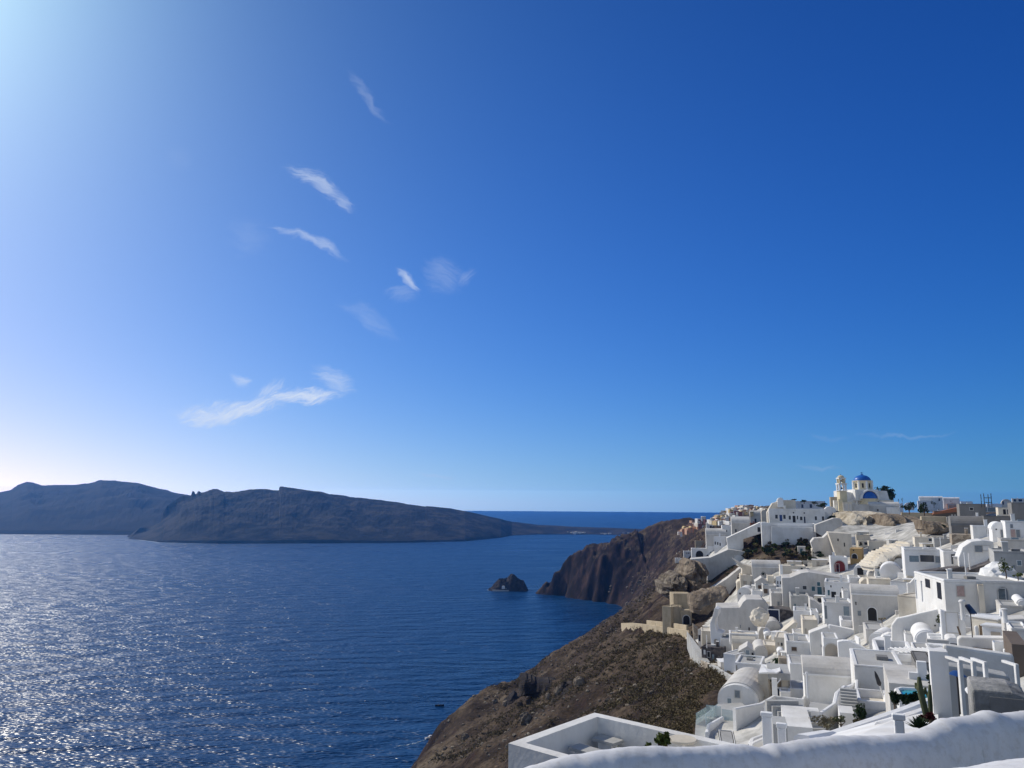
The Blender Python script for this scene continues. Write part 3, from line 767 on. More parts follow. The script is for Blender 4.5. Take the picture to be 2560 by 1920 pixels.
B(1,975,1362,1142,1515,6,'gable','G','weathered gable roofed house in the gable cluster',[(1005,1455,1045,1510,'wood')],base=5)
B(1,1130,1338,1212,1452,5,'flat','C','cream bell gable block right of the gable roof',base=5,rim=.2)
B(1,1240,1345,1332,1500,6,'flat','V','bright white stepped block beside the teal door house',[(1255,1400,1268,1440,'dark'),(1290,1400,1302,1440,'dark'),(1255,1455,1268,1495,'dark')],base=5,yaw=-21,rim=.2)
B(1,738,1482,912,1612,6,'vault','V','bright vaulted white front with a tiny black hole left of the gable cluster',[(765,1550,782,1572,'dark')],base=4,yaw=-12)
B(1,930,1525,1065,1622,5,'flat','V','low white steps block under the gable roof',base=5,rim=.2)
B(1,1068,1455,1242,1565,6,'flat','G','grey flat shed with timber shade in the gable cluster',[(1080,1500,1130,1560,'wood')],base=5)
# teal door house
B(4,650,170,1735,545,9,'mass','G','large grey house with teal door and windows in the middle of the village',
  [(975,385,1035,440),(1112,388,1165,458,'teal'),(1200,320,1247,378,'teal'),(1198,392,1268,510,'teal'),(1296,395,1325,465,'dark')],
  outline=[(650,545),(655,275),(790,265),(960,192),(1080,172),(1730,262),(1730,545)],base=5,name='house',cat='house')
B(4,570,435,850,545,3,'flat','G','low grey wall carrying two dark ring shapes',[(718,440,748,475,'a:metal'),(788,440,820,475,'a:metal'),(755,442,780,450,'metal')],base=4,dY=-4,rim=0,name='ring_wall',cat='wall')
B(4,1312,330,1702,605,8,'flat','V','white house with a loggia of dark openings right of the teal doors',
  [(1355,460,1385,540,'teal'),(1408,480,1482,600,'dark'),(1545,485,1592,600,'dark'),(1400,385,1418,415,'dark'),(1575,405,1592,435,'dark')],base=5,yaw=-4,rim=.3,dY=-4)
B(4,1592,470,1672,630,5,'flat','V','slim white tower at the right end of the loggia house',[(1625,580,1645,620,'dark')],base=5,dY=-7,rim=.1)
B(4,1540,282,1680,340,4,'flat','C','little cream roof hut on the loggia house',[(1555,295,1590,330,'dark'),(1640,295,1672,330,'dark')],base=5,rim=.1)
B(4,488,505,792,760,9,'flat','G','square pale house with two windows and a rooftop railing',[(580,635,612,702,'grey'),(722,655,755,727,'grey')],base=5,rim=.5)
B(4,790,545,1080,800,8,'flat','F','square grey house with thin dark windows right of the railing house',[(840,670,862,742,'teal'),(905,700,930,770,'dark'),(998,660,1014,722,'win'),(1032,660,1050,722,'win')],base=5,rim=.4)
B(4,1080,555,1310,800,6,'mass','G','rounded grey wall with a stair behind the square grey house',outline=[(1080,790),(1080,600),(1150,620),(1250,700),(1290,790)],base=4,dY=-2)
# drum wall
B(3,978,75,1685,590,9,'mass','G','huge smooth plaster drum wall with a tiny window slit',[(1402,438,1418,482,'dark'),(1295,410,1305,450,'grey')],  # white drum, its shade put into the grey plaster colour
  outline=[(1000,205),(1300,190),(1345,120),(1390,80),(1600,75),(1680,160),(1655,220),(1640,430),(1525,505),(1512,590),(1100,590),(980,430),(985,300)],base=1,Y=168)
B(3,905,195,1085,745,4,'mass','V','bright white buttress with a tan arched niche left of the drum wall',[(958,600,1002,722,'a:tan')],
  outline=[(918,700),(910,400),(942,330),(978,200),(1032,222),(1022,290),(985,350),(978,430),(992,500),(1082,515),(1042,600),(1062,745)],base=2,Y=160,yaw=-9)
B(4,438,745,828,935,6,'mass','K','dark stone wall with a shaded shelter right of the drum wall',[(442,765,600,935,'navy')],outline=[(438,935),(438,762),(570,755),(640,745),(828,770),(828,910)],base=2,name='stone_wall',cat='wall')  # navy panel painted in for the shade under the shelter
B(3,690,432,752,665,5,'mass','S','rough stone side of the lowest lane house',outline=[(690,665),(690,432),(752,480),(752,665)],base=3,name='stone_house',cat='house')
B(3,750,480,802,705,6,'flat','V','tall narrow white house front with one dark window on the lane',[(757,550,780,632,'dark')],base=3,yaw=-18,rim=.1)
B(3,800,500,925,690,6,'flat','C','cream back wall between the narrow lane house and the buttress',base=3,rim=.2)
B(3,1040,590,1430,770,6,'flat','W','long white wall under the drum',base=4,rim=.3,dY=3)
B(3,1155,530,1525,605,4,'flat','V','thin raised white ledge at the foot of the drum wall',base=1,rim=.2,Y=150)
B(3,1195,660,1490,790,6,'vaultx','C','cream barrel house with one small window above the palms',[(1240,720,1264,785,'tan')],base=4)
B(3,1478,700,1645,865,7,'vault','G','grey vaulted house end right of the gabled front',base=4)
B(3,1278,702,1492,890,5,'gable','G','little gabled house with white framed window behind the palm',[(1368,740,1412,842,'glass'),(1440,770,1462,822,'dark')],base=4,yaw=-4,dY=-3)
B(3,1600,680,1790,785,5,'flat','C','cream block between the grey vault end and the arch',base=4,rim=.2)
B(3,795,700,1085,905,5,'flat','K','dark stone shopfront with white posts on the lane',[(822,740,848,800,'V'),(870,760,905,830,'dark'),(930,790,958,850,'glass'),(975,860,1010,915,'V')],base=3,rim=.2,yaw=-12)
B(3,1082,785,1235,1070,6,'flat','V','tall sunlit white wall of the corner house above the scrub',base=3,yaw=-29,rim=.15)
B(3,1228,905,1565,1085,7,'flat','V','sunlit white house front below the palms',[(1238,940,1255,1060,'tan')],base=3,yaw=-8,rim=.3)
# stacked little terraces (region 4 left)
B(4,390,938,625,1105,6,'vault','G','grey vault with a ribbed front below the stone shelter',base=4)
B(4,288,1030,480,1215,5,'mass','G','curled grey wall below the drum',outline=[(275,1215),(290,1100),(330,1035),(400,1040),(480,1090),(480,1215)],base=3)
B(4,385,1115,482,1245,4,'vault','V','white round topped doorway block in the stacked terraces',[(405,1160,455,1240,'a:tan')],base=3,dY=-2)
B(4,460,1182,572,1275,5,'vault','C','small cream vault between the doorway block and the white steps',base=3)
B(4,826,775,1115,1000,7,'flat','V','white box house right of the dark stone wall',base=4,rim=.2,yaw=-3)
B(4,975,912,1205,1210,6,'flat','C','tall cream house with projecting slab roof',[(1005,1050,1030,1130,'tan')],base=4,rim=.2)
B(4,985,905,1182,962,3,'flat','G','grey slab balcony on the tall cream house',base=.1,Y=None,dY=-4,rim=0,name='balcony',cat='balcony')
B(4,640,940,900,1165,4,'mass','C','diagonal cream stair parapet in the stacked terraces',outline=[(640,1165),(640,1115),(850,940),(898,958),(720,1165)],base=3)
B(4,828,1122,1005,1245,5,'flat','V','white cube with one window beside the diagonal stair parapet',[(868,1142,892,1182)],base=4,rim=.15)
B(4,1105,790,1215,1000,5,'flat','V','white stair block between the box house and the square white house',[(1120,830,1140,900,'a:dark')],base=4,rim=.2)
B(4,545,1185,770,1410,6,'flat','C','cream house with two small windows above the stone pillar',[(585,1262,605,1310,'tan'),(635,1265,660,1310,'dark')],base=4,rim=.15,yaw=-6)
B(4,590,1392,680,1490,3,'vault','V','white arch gateway above the stone pillar',[(615,1420,660,1490,'a:tan')],base=3)
B(4,330,1300,560,1420,6,'flat','C','flat cream terrace above the palm garden',base=4,rim=.3)
B(4,1200,700,1300,860,5,'flat','W','small shaded porch left of the square white house',[(1215,790,1290,850,'dark')],base=4,rim=.2,dY=4)
# region 4 right
B(4,1740,525,2470,935,5,'vaultx','G','large grey vaulted house with an arched doorway at the village centre',
  [(1972,715,2110,915,'a:dark'),(1815,775,1868,850,'grey'),(1790,640,1806,690,'dark')],base=4)
B(4,1300,640,1745,965,7,'flat','V','square white house with a tall glass door',[(1602,695,1690,912,'glass'),(1310,700,1345,900,'grey')],base=4,rim=.3,dY=-2)
B(4,1308,895,1445,1005,4,'flat','V','small white terrace box below the square white house',base=4,rim=.4)
B(4,1560,920,1965,1050,5,'terrace','V','white walled planting bed below the arched doorway',base=3,rim=.9,roofm='D')
B(4,1085,995,1455,1540,2.5,'mass','W','tall lavender shaded wall with a slanting top',[(1255,1290,1280,1330,'grey')],outline=[(1090,1540),(1085,1122),(1382,997),(1455,1200),(1455,1540)],base=3,dY=4)
B(4,1380,997,1985,1320,1.2,'mass','V','broad white wall behind the beige arch',outline=[(1382,1320),(1382,997),(1850,1062),(1985,1080),(1960,1320)],base=3,dY=8)
B(4,1298,1195,1532,1545,5,'flat','V','white block with a large beige blind arch',[(1312,1282,1522,1545,'a:tan')],base=3,rim=.15)
B(4,1515,1232,1965,1550,1.2,'mass','V','white wavy topped wall right of the beige arch',outline=[(1520,1545),(1515,1255),(1600,1235),(1690,1234),(1760,1262),(1960,1345),(1960,1400),(1560,1550)],base=3,dY=2)
B(4,1950,1055,2260,1340,6,'flat','G','grey house block behind the white barrel roof',base=4,rim=.2,dY=5)
B(4,1988,1115,2265,1345,5,'vault','V','bright white barrel vault facing left',base=3,yaw=-15)
B(4,725,1242,1112,1600,7,'flat','W','bluish white tower house with a planted niche',[(800,1395,880,1400,'V'),(940,1485,1100,1600,'dark'),(805,1330,882,1392,'wood')],base=5,rim=.25)
B(4,722,1478,795,1665,4,'flat','V','sunlit narrow white wall left of the tower house',base=4,yaw=-31,rim=.1)
B(6,608,-30,728,225,2,'flat','S','square light stone pillar beside the palms',base=3,rim=0,name='stone_pillar',cat='pillar')
# region 2: the right skyline
B(2,0,415,222,520,8,'flat','G','plain grey wall directly under the blue domed church',base=3,rim=.2,Y=286)
B(2,222,428,612,520,5,'vaultx','G','long grey barrel vault right under the church',[(325,478,345,500,'dark')],base=3,Y=286)
B(2,448,452,618,525,6,'flat','W','low white cube in front of the long barrel vault',base=3,rim=.2,Y=282)
B(2,850,370,1045,455,8,'flat','W','two windowed white house behind the dark round trees',[(915,388,935,415,'dark'),(940,388,960,415,'dark')],base=4,rim=.2)
B(2,872,335,1175,450,9,'vaultx','W','white barrel roofed house on the right skyline',[(1120,340,1140,372,'dark')],base=6,dY=6)
B(2,1180,345,1392,450,8,'vaultx','W','second white barrel roof on the skyline left of the peach wall',base=6,dY=7)
B(2,678,392,800,450,6,'vault','W','tiny white vault left of the dark round trees',base=4)
B(2,615,405,662,515,4,'flat','V','slim white stair tower right of the long barrel vault',base=4,rim=.1)
B(2,1228,408,1392,492,7,'flat','P','peach walled house above the terracotta roof',[(1250,425,1375,480,'P')],base=5,rim=.15)
B(2,1400,378,1555,440,7,'flat','V','flat white house at the skyline behind the dark grey building',base=5,rim=.1,dY=15)
B(2,1390,408,1730,600,9,'flat','D','big dark grey unpainted building on the skyline',base=5,rim=.1)
B(2,1735,408,1930,460,7,'flat','V','thin white roofed house below the scaffold',base=5,rim=.1,dY=6)
B(2,1655,445,1885,520,6,'flat','G','pale bluish glazed terrace on the ridge',[(1670,455,1740,510,'glass'),(1750,455,1870,510,'glass')],base=5,rim=.1)
B(2,1505,512,1702,580,6,'flat','V','bright white box right of the dark grey building',base=5,rim=.1)
B(2,1512,588,1728,682,6,'flat','V','white house with glazed veranda under the bright box',[(1530,600,1560,675,'dark'),(1590,600,1620,675,'dark'),(1635,610,1715,660,'glass')],base=4,rim=.2)
B(2,1925,350,2065,470,7,'vault','C','cream vaulted house with a dark arch near the right edge',[(1940,375,1960,420,'a:dark')],base=5)
B(2,1885,455,2075,580,6,'flat','C','cream porch house with hanging awning under the cream vault',[(1950,480,1985,545,'dark'),(2000,480,2040,545,'dark')],base=4,rim=.1,dY=-3)
B(2,2068,340,2250,470,7,'flat','C','cream house with beams at the far right skyline',[(2090,350,2120,380,'dark'),(2150,350,2200,380,'dark')],base=5,rim=.1,dY=5)
B(2,2068,392,2290,632,9,'flat','D','dark grey blank house at the right edge',base=5,rim=.1)
B(2,1700,565,2100,690,6,'flat','D','long low dark grey wall under the porch house',base=5,rim=.1,dY=3)
B(2,1040,470,1232,530,6,'flat','W','shaded white shed left of the peach wall',[(1110,478,1125,495,'dark')],base=4,rim=.1)
B(2,640,520,1235,600,4,'flat','T','long sandy retaining wall running right from the church rock',base=3,rim=0,dY=4,name='retaining_wall',cat='wall')
B(2,900,572,1232,700,5,'flat','T','sandy brick wall segment above the cactus slope',base=3,rim=0,name='retaining_wall',cat='wall')
B(2,1225,580,1480,650,5,'flat','D','blue grey shaded wall right of the sandy wall',base=3,rim=0,name='retaining_wall',cat='wall')
B(2,1285,690,1745,800,8,'vaultx','D','dark barrel roof with a bright white edge',base=3,roofm='D')
B(2,1285,800,1565,880,6,'flat','S','light stone house front under the dark barrel roof',base=3,rim=0,dY=-2)
B(2,1560,690,1830,830,6,'flat','W','shaded bluish white house left of the arched white house',[(1740,730,1765,790,'dark')],base=3,rim=.2)
B(2,1815,650,2012,878,7,'vault','V','arched white house with a grey door and round vent',[(1922,742,1985,835,'grey'),(1858,728,1878,745,'dark')],base=3)
B(2,1985,632,2330,858,8,'flat','V','large white house with a pink doorway at the right edge',[(2050,738,2108,835,'pink'),(2120,742,2165,835,'grey'),(2050,672,2085,720,'grey')],base=3,rim=.15,dY=2)
B(2,1925,862,2330,1010,6,'flat','G','long plain grey terrace front below the arched white house',base=3,rim=.2)
B(2,813,838,1062,975,7,'flat','C','plain cream cube in the centre of the right slope',base=4,rim=.1)
B(2,1060,855,1285,950,6,'flat','F','low grey flat roofed shed right of the plain cream cube',base=4,rim=.2)
B(2,60,805,240,945,6,'flat','C','cream block under the pale church rock',base=3,rim=.15)
B(2,80,885,215,945,4,'flat','C','small cream house with a brown door under the church rock',[(100,900,125,935,'wood'),(160,900,200,935,'dark')],base=3,rim=.1,dY=-4)
B(2,215,890,650,945,5,'terrace','C','narrow cream roof terrace with a pergola',base=3,rim=.2)
B(2,688,985,1192,1285,8,'flat','V','modern white house with wide glass windows',
  [(750,1072,880,1152,'glass'),(890,1062,1070,1148,'win'),(1085,1072,1188,1152,'grey')],base=4,rim=.3)
B(2,1190,1022,1392,1245,7,'flat','W','shaded side wing of the modern white house',[(1285,1052,1392,1182,'win')],base=4,rim=.2,dY=-2)
B(2,1375,880,1845,1185,7,'mass','W','bluish white stair house with a slanting parapet',[(1600,940,1690,1020,'grey'),(1700,940,1790,1000,'V')],outline=[(1375,1185),(1375,1105),(1440,965),(1560,890),(1700,870),(1845,885),(1845,1000),(1500,1185)],base=3)
B(2,1845,1015,2330,1310,8,'flat','F','greenish grey house with climbing plants at the right edge',[(2140,1130,2192,1190,'glass'),(2075,1190,2110,1250,'grey')],base=3,rim=.2)
B(2,870,1195,1510,1340,4,'mass','K','dark lava stone wall slanting under the modern white house',outline=[(872,1340),(875,1290),(1460,1195),(1505,1235),(1490,1340)],base=2,dY=-4,name='stone_wall',cat='wall')
B(2,1490,1000,2000,1310,4,'mass','K','dark lava stone ramp rising to the right edge',outline=[(1490,1310),(1500,1262),(1830,1140),(1830,1020),(1850,1010),(1850,1130),(2000,1150),(2000,1310)],base=2,name='stone_wall',cat='wall')
B(2,530,1112,702,1250,6,'vault','W','small blue white vault left of the modern house',base=4)
B(2,365,1180,642,1385,7,'vault','V','white arch fronted house with a shaded lunette',base=4,yaw=-4)
B(2,300,1243,402,1380,5,'flat','W','shaded porch with thin posts left of the lunette house',[(330,1275,390,1350,'glass')],base=3,rim=.1)
B(2,215,1290,330,1380,5,'vault','G','low grey curved roof behind the porch posts',base=3)
B(2,-30,1355,125,1500,6,'flat','V','white house with two dark slits left of the centre terrace walls',[(40,1445,58,1485,'dark'),(85,1455,98,1490,'dark'),(80,1375,115,1400,'glass')],base=3,rim=.15)
B(2,112,1372,222,1505,5,'mass','C','cream wall with a slanting left top',outline=[(112,1505),(115,1415),(160,1372),(222,1372),(222,1505)],base=3)
B(2,218,1372,512,1505,6,'flat','C','wide cream flat wall above the large vaulted house',base=4,rim=.1)
# region 5
B(5,1015,300,2350,765,11,'flat','W',yaw=14,label='wide white house with a framed arched door and rooftop cowl',
  ops=[(1205,395,1322,552,'pink'),(1840,395,1990,690,'a:grey'),(1846,415,1950,590,'glass')],base=4,rim=.25,side=[(.1,.22,.3,.85,'dark'),(.45,.6,.55,.85,'dark')])
B(5,1535,372,1622,770,1.2,'flat','C','square cream pilaster before the wide white house',base=2,rim=.1,dY=-3,name='pilaster',cat='pillar')
B(5,430,250,960,600,.9,'mass','W','roofless white court with slanting top and posts',outline=[(430,600),(430,352),(475,352),(570,252),(872,260),(960,420),(960,600)],base=3,dY=3)
B(5,690,410,965,595,.5,'mass','G','quarter round grey wall inside the roofless court',outline=[(690,595),(700,500),(760,430),(830,410),(965,415),(965,595)],base=3,dY=-2)
B(5,165,320,432,530,6,'flat','V','sunlit white parapet house left of the roofless court',base=3,rim=.1,yaw=-18)
B(5,-80,290,172,455,6,'flat','C','cream lit wall house behind the large vaulted house',base=4,rim=.1,dY=4)
B(5,285,535,625,840,8,'flat','C','tall sunlit cream side wall right of the large vaulted house',base=3,yaw=-27,rim=.15)
B(5,610,600,1075,800,6,'flat','W','low lavender shaded block below the roofless court',base=3,rim=.15)
B(5,150,640,1245,1125,.9,'mass','W','long lavender wall sloping down to the left with rounded end',[(850,955,875,975,'dark'),(845,1078,865,1092,'dark')],
  outline=[(150,1125),(190,1000),(280,890),(400,862),(950,705),(1240,642),(1245,1125)],base=3)
B(5,945,765,1345,1140,1.2,'mass','V','white gate wall with a panelled door',[(1035,800,1215,1100,'V')],outline=[(950,1140),(950,765),(1010,785),(1215,850),(1320,920),(1345,1140)],base=3,dY=-5)
B(5,1478,565,1612,810,4,'flat','V','white block with lit left edge beside the dark canopy',base=3,rim=.1)
B(5,1215,840,1530,1130,2,'flat','W','shaded white wall behind the gate wall',base=3,rim=.1,dY=3)
B(5,1515,850,1940,1150,2,'flat','W','pale shaded wall with a thin raised edge right of the gate',base=3,rim=.2,dY=4)
B(5,1860,690,2212,840,5,'flat','G','grey planter wall under the framed arched door',base=3,rim=.2)
B(5,2130,620,2260,770,5,'vault','V','bright white hump at the right edge',base=3)
B(5,1460,1000,1885,1155,2.2,'mass','V','round ended white sunken terrace wall',outline=[(1460,1155),(1462,1020),(1490,1003),(1700,1000),(1790,1020),(1885,1090),(1885,1155)],base=2)
B(5,1925,880,2300,1300,2.5,'mass','G','tall round cornered grey house at the right edge',outline=[(1925,1300),(1932,945),(1970,908),(2300,875),(2300,1300)],base=3)
B(5,2040,1040,2300,1290,4,'flat','W','bluish framed wall panel at the right edge',base=3,rim=.2,dY=-4)
B(5,1205,1140,2070,1420,1.2,'mass','W','big shaded wall with a round upper left corner',outline=[(1210,1420),(1208,1215),(1260,1180),(1940,1142),(2065,1270),(2070,1420)],base=3)
B(5,1028,1185,1212,1395,2.5,'mass','V','rounded white stair enclosure with dark steps',[(1085,1270,1205,1390,'navy')],outline=[(1028,1395),(1035,1215),(1080,1185),(1212,1185),(1212,1395)],base=3,dY=-1)
B(5,560,1090,885,1315,6,'vault','V','low white humped roof beside the small round tree',base=3)
B(5,400,1125,640,1300,5,'flat','V','low white roof piece left of the humped roof',base=3,rim=.1)
B(5,320,1100,425,1265,3,'vault','V','little white arched niche with ball finial',[(345,1140,400,1255,'a:grey')],base=3,dY=-1)
B(5,-20,1110,330,1300,1.2,'mass','W','shaded round shouldered wall left of the arched niche',outline=[(-20,1300),(0,1220),(60,1150),(150,1110),(330,1110),(330,1300)],base=3)
B(5,-30,1420,575,1690,8,'flat','W','grey white house with a wide sunken roof terrace',base=4,rim=.7)
B(5,575,1425,840,1700,6,'flat','W','white framed pavilion with a navy shaded opening',[(625,1440,830,1550,'navy')],base=4,rim=.15)
B(5,1475,1415,2075,1500,4,'flat','B','brown grey low wall under the big shaded wall',base=3,rim=.1,dY=2,name='retaining_wall',cat='wall')
B(5,2060,1290,2300,1720,6,'flat','B','brown rendered block at the right edge',base=4,rim=0,dY=-2)
# region 6 and 7: the near houses
B(6,780,50,1025,365,6,'flat','W','narrow shaded white block right of the stone pillar',[(785,372,1005,432,'navy')],base=8,rim=.15)
B(6,1005,225,1795,655,5,'vaultx','W','large near house with a broad grey barrel roof',base=4,roofm='G')
B(6,1780,70,2560,560,8,'flat','W','near shaded white house behind the folded parasol',[(1810,530,2240,640,'navy')],base=5,rim=.12)
B(6,778,430,1012,585,4,'flat','W','low shaded white box below the narrow block',base=4,rim=.15,dY=-2)
# ---------------------------------------------------------------- free shapes
def PZ(px, py, z):
    d = raydir(px, py); Y = (z - H) / d.z
    return Vector((d.x * Y, Y, z))
def thing(name, loc, label, cat, group=None, rz=0):
    o = empty(name, loc, rz, label, cat, group); o['kind'] = 'thing'; return o
def local(o, pts): return [tuple(Vector(p) - o.location) for p in pts]

def deck(name, label, cat, rg, pts, Y0, mat='F', thick=3.0, part='floor', par=None):
    """a level slab whose corners sit under the photo points pts; height fixed by Y0 at the first point"""
    q = [RC(rg, *p) for p in pts]
    z = P(*q[0], Y0).z
    W_ = [PZ(a, b, z) for a, b in q]
    o = par or thing(name, W_[0], label, cat)
    n = len(W_)
    v = local(o, [tuple(p) for p in W_] + [(p.x, p.y, z - thick) for p in W_])
    f = [tuple(range(n))] + [(i, i + n, (i + 1) % n + n, (i + 1) % n) for i in range(n)]
    mk(part, v, f, MAT[mat], o)
    return o, z

def wallpath(name, label, cat, rg, pts, hm, th=.3, mat='W', z=None, Ys=None, par=None, cap=True, part='wall'):
    """a thick wall following the photo points of its top edge"""
    q = [RC(rg, *p) for p in pts]
    if isinstance(Ys, str): Ys = [YH(a, b, float(Ys)) for a, b in q]
    T_ = [PZ(a, b, z) for a, b in q] if z is not None else [P(a, b, y) for (a, b), y in zip(q, Ys if isinstance(Ys, (list, tuple)) else [Ys] * len(q))]
    o = par or thing(name, (T_[0].x, T_[0].y, T_[0].z - hm), label, cat)
    V_, F_ = [], []
    n = len(T_)
    for i, p in enumerate(T_):
        a = T_[max(0, i - 1)]; b = T_[min(n - 1, i + 1)]
        t_ = Vector((b.x - a.x, b.y - a.y, 0)); t_.normalize() if t_.length else None
        nn = Vector((-t_.y, t_.x, 0)) * th / 2
        r = min(.08, th / 3)
        for s, dz in ((-1, -hm), (-1, -r), (-.6, 0), (.6, 0), (1, -r), (1, -hm)):
            V_.append(tuple(p + nn * s + Vector((0, 0, dz)) - o.location))
    for i in range(n - 1):
        for k in range(5):
            a = i * 6 + k; F_.append((a, a + 6, a + 7, a + 1))
    F_.append((5, 4, 3, 2, 1, 0)); F_.append(tuple((n - 1) * 6 + k for k in range(6)))
    mk(part, V_, F_, MAT[mat], o)
    return o

# ---------------------------------------------------------------- foliage
def leaf_mat(name, cols):
    m, t, b = node_mat(name)
    oi = t.nodes.new('ShaderNodeNewGeometry')
    nz = t.nodes.new('ShaderNodeTexNoise'); nz.inputs['Scale'].default_value = 1.3; nz.inputs['Detail'].default_value = 3
    t.links.new(oi.outputs['Position'], nz.inputs['Vector'])
    r = ramp(t, [(.3, cols[0]), (.52, cols[1]), (.72, cols[2])]); t.links.new(nz.outputs['Fac'], r.inputs[0]); t.links.new(r.outputs[0], b.inputs['Base Color'])
    b.inputs['Roughness'].default_value = .8; b.inputs['Specular IOR Level'].default_value = .15
    return m
LEAF = dict(dark=leaf_mat('dark_leaves', ((.010, .022, .012), (.022, .042, .018), (.045, .07, .03))),
            olive=leaf_mat('olive_leaves', ((.04, .05, .025), (.085, .095, .05), (.15, .16, .09))),
            scrub=leaf_mat('dry_scrub', ((.045, .036, .018), (.095, .076, .036), (.15, .125, .062))),
            slope=leaf_mat('slope_scrub', ((.070, .056, .028), (.130, .100, .050), (.22, .175, .095))),
            red=leaf_mat('burgundy_leaves', ((.03, .006, .010), (.07, .014, .020), (.12, .03, .03))),
            fresh=leaf_mat('fresh_leaves', ((.03, .055, .012), (.08, .11, .025), (.16, .18, .05))),
            dry=leaf_mat('dry_stems', ((.15, .13, .08), (.24, .21, .14), (.33, .30, .2))))
def crown(V_, F_, c, r, n, leaf, rng, squash=.8, core=.35):
    c = Vector(c)
    blobs = []
    for _ in range(max(3, n // 40)):
        u = Vector((rng.gauss(0, 1), rng.gauss(0, 1), rng.gauss(0, 1))); u.normalize()
        blobs.append((u * r * rng.uniform(.2, .75), r * rng.uniform(.28, .5)))
    for _ in range(n):
        bc, br = rng.choice(blobs)
        u = Vector((rng.gauss(0, 1), rng.gauss(0, 1), rng.gauss(0, 1))); u.normalize()
        p = c + bc + u * br * rng.uniform(.55, 1.05)
        p.z = c.z + (p.z - c.z) * squash
        a = Vector((rng.uniform(-1, 1), rng.uniform(-1, 1), rng.uniform(-1, 1))); a.normalize()
        b = a.cross(Vector((rng.uniform(-1, 1), rng.uniform(-1, 1), rng.uniform(-1, 1)))); 
        if b.length < .01: continue
        b.normalize(); s = leaf * rng.uniform(.6, 1.3); k = len(V_)
        V_ += [tuple(p - a * s), tuple(p + b * s * .5), tuple(p + a * s), tuple(p - b * s * .5)]
        F_.append((k, k + 1, k + 2, k + 3))

def bush(px, py, wpx, hpx, mat, label, cat='bush', name='bush', Y=None, trunk=0, n=260, group=None, leafs=1.0, dY=0, squash=None):
    """a bush or small tree centred under photo rectangle: (px,py) is the middle of its base"""
    Y = (Y or GY(px, py)) + dY
    A = P(px, py, Y); r = wpx / F * Y / 2; hh = hpx / F * Y
    rng = random.Random(int(px * 7 + py))
    o = thing(name, A, label, cat, group)
    V_, F_ = [], []
    th = trunk * hh
    crown(V_, F_, (0, 0, th + (hh - th) / 2), r, n, max(.08, r * .13) * leafs, rng, squash or (hh - th) / (2 * r))
    mk('crown' if trunk else 'foliage', V_, F_, LEAF[mat], o)
    tw = max(.05, r * .09)
    TV, TF = tube([(0, 0, -.5), (.02 * r, 0, th * .5), (0, .03 * r, th + (hh - th) * .4)], [tw, tw * .8, tw * .4], 6)
    mk('trunk' if trunk else 'stem', TV, TF, MAT['wood'], o)
    for k in range(4 if trunk else 2):
        a = k * 1.7 + px
        TV, TF = tube([(0, 0, th * .8 + .05), (math.cos(a) * r * .3, math.sin(a) * r * .3, th + (hh - th) * .35), (math.cos(a) * r * .6, math.sin(a) * r * .6, th + (hh - th) * .6)], [tw * .6, tw * .4, tw * .15], 5)
        mk('limb', TV, TF, MAT['wood'], o)
    return o

def tube(path, rad_, n=8):
    V_, F_ = [], []
    path = [Vector(p) for p in path]
    for i, p in enumerate(path):
        t_ = (path[min(i + 1, len(path) - 1)] - path[max(i - 1, 0)]); t_.normalize()
        a = t_.orthogonal(); a.normalize(); b = t_.cross(a)
        if i and False: pass
        r_ = rad_[i] if isinstance(rad_, (list, tuple)) else rad_
        for k in range(n):
            w_ = 2 * math.pi * k / n
            V_.append(tuple(p + a * r_ * math.cos(w_) + b * r_ * math.sin(w_)))
    for i in range(len(path) - 1):
        for k in range(n):
            j = (k + 1) % n; F_.append((i * n + k, i * n + j, (i + 1) * n + j, (i + 1) * n + k))
    F_.append(tuple(range(n))[::-1]); F_.append(tuple((len(path) - 1) * n + k for k in range(n)))
    return V_, F_

def lathe(prof, n=24, cx=0, cy=0):
    V_, F_ = [], []
    for r_, z in prof:
        for k in range(n):
            a = 2 * math.pi * k / n; V_.append((cx + r_ * math.cos(a), cy + r_ * math.sin(a), z))
    for i in range(len(prof) - 1):
        for k in range(n):
            j = (k + 1) % n; F_.append((i * n + k, i * n + j, (i + 1) * n + j, (i + 1) * n + k))
    F_.append(tuple(range(n))[::-1]); F_.append(tuple((len(prof) - 1) * n + k for k in range(n)))
    return V_, F_

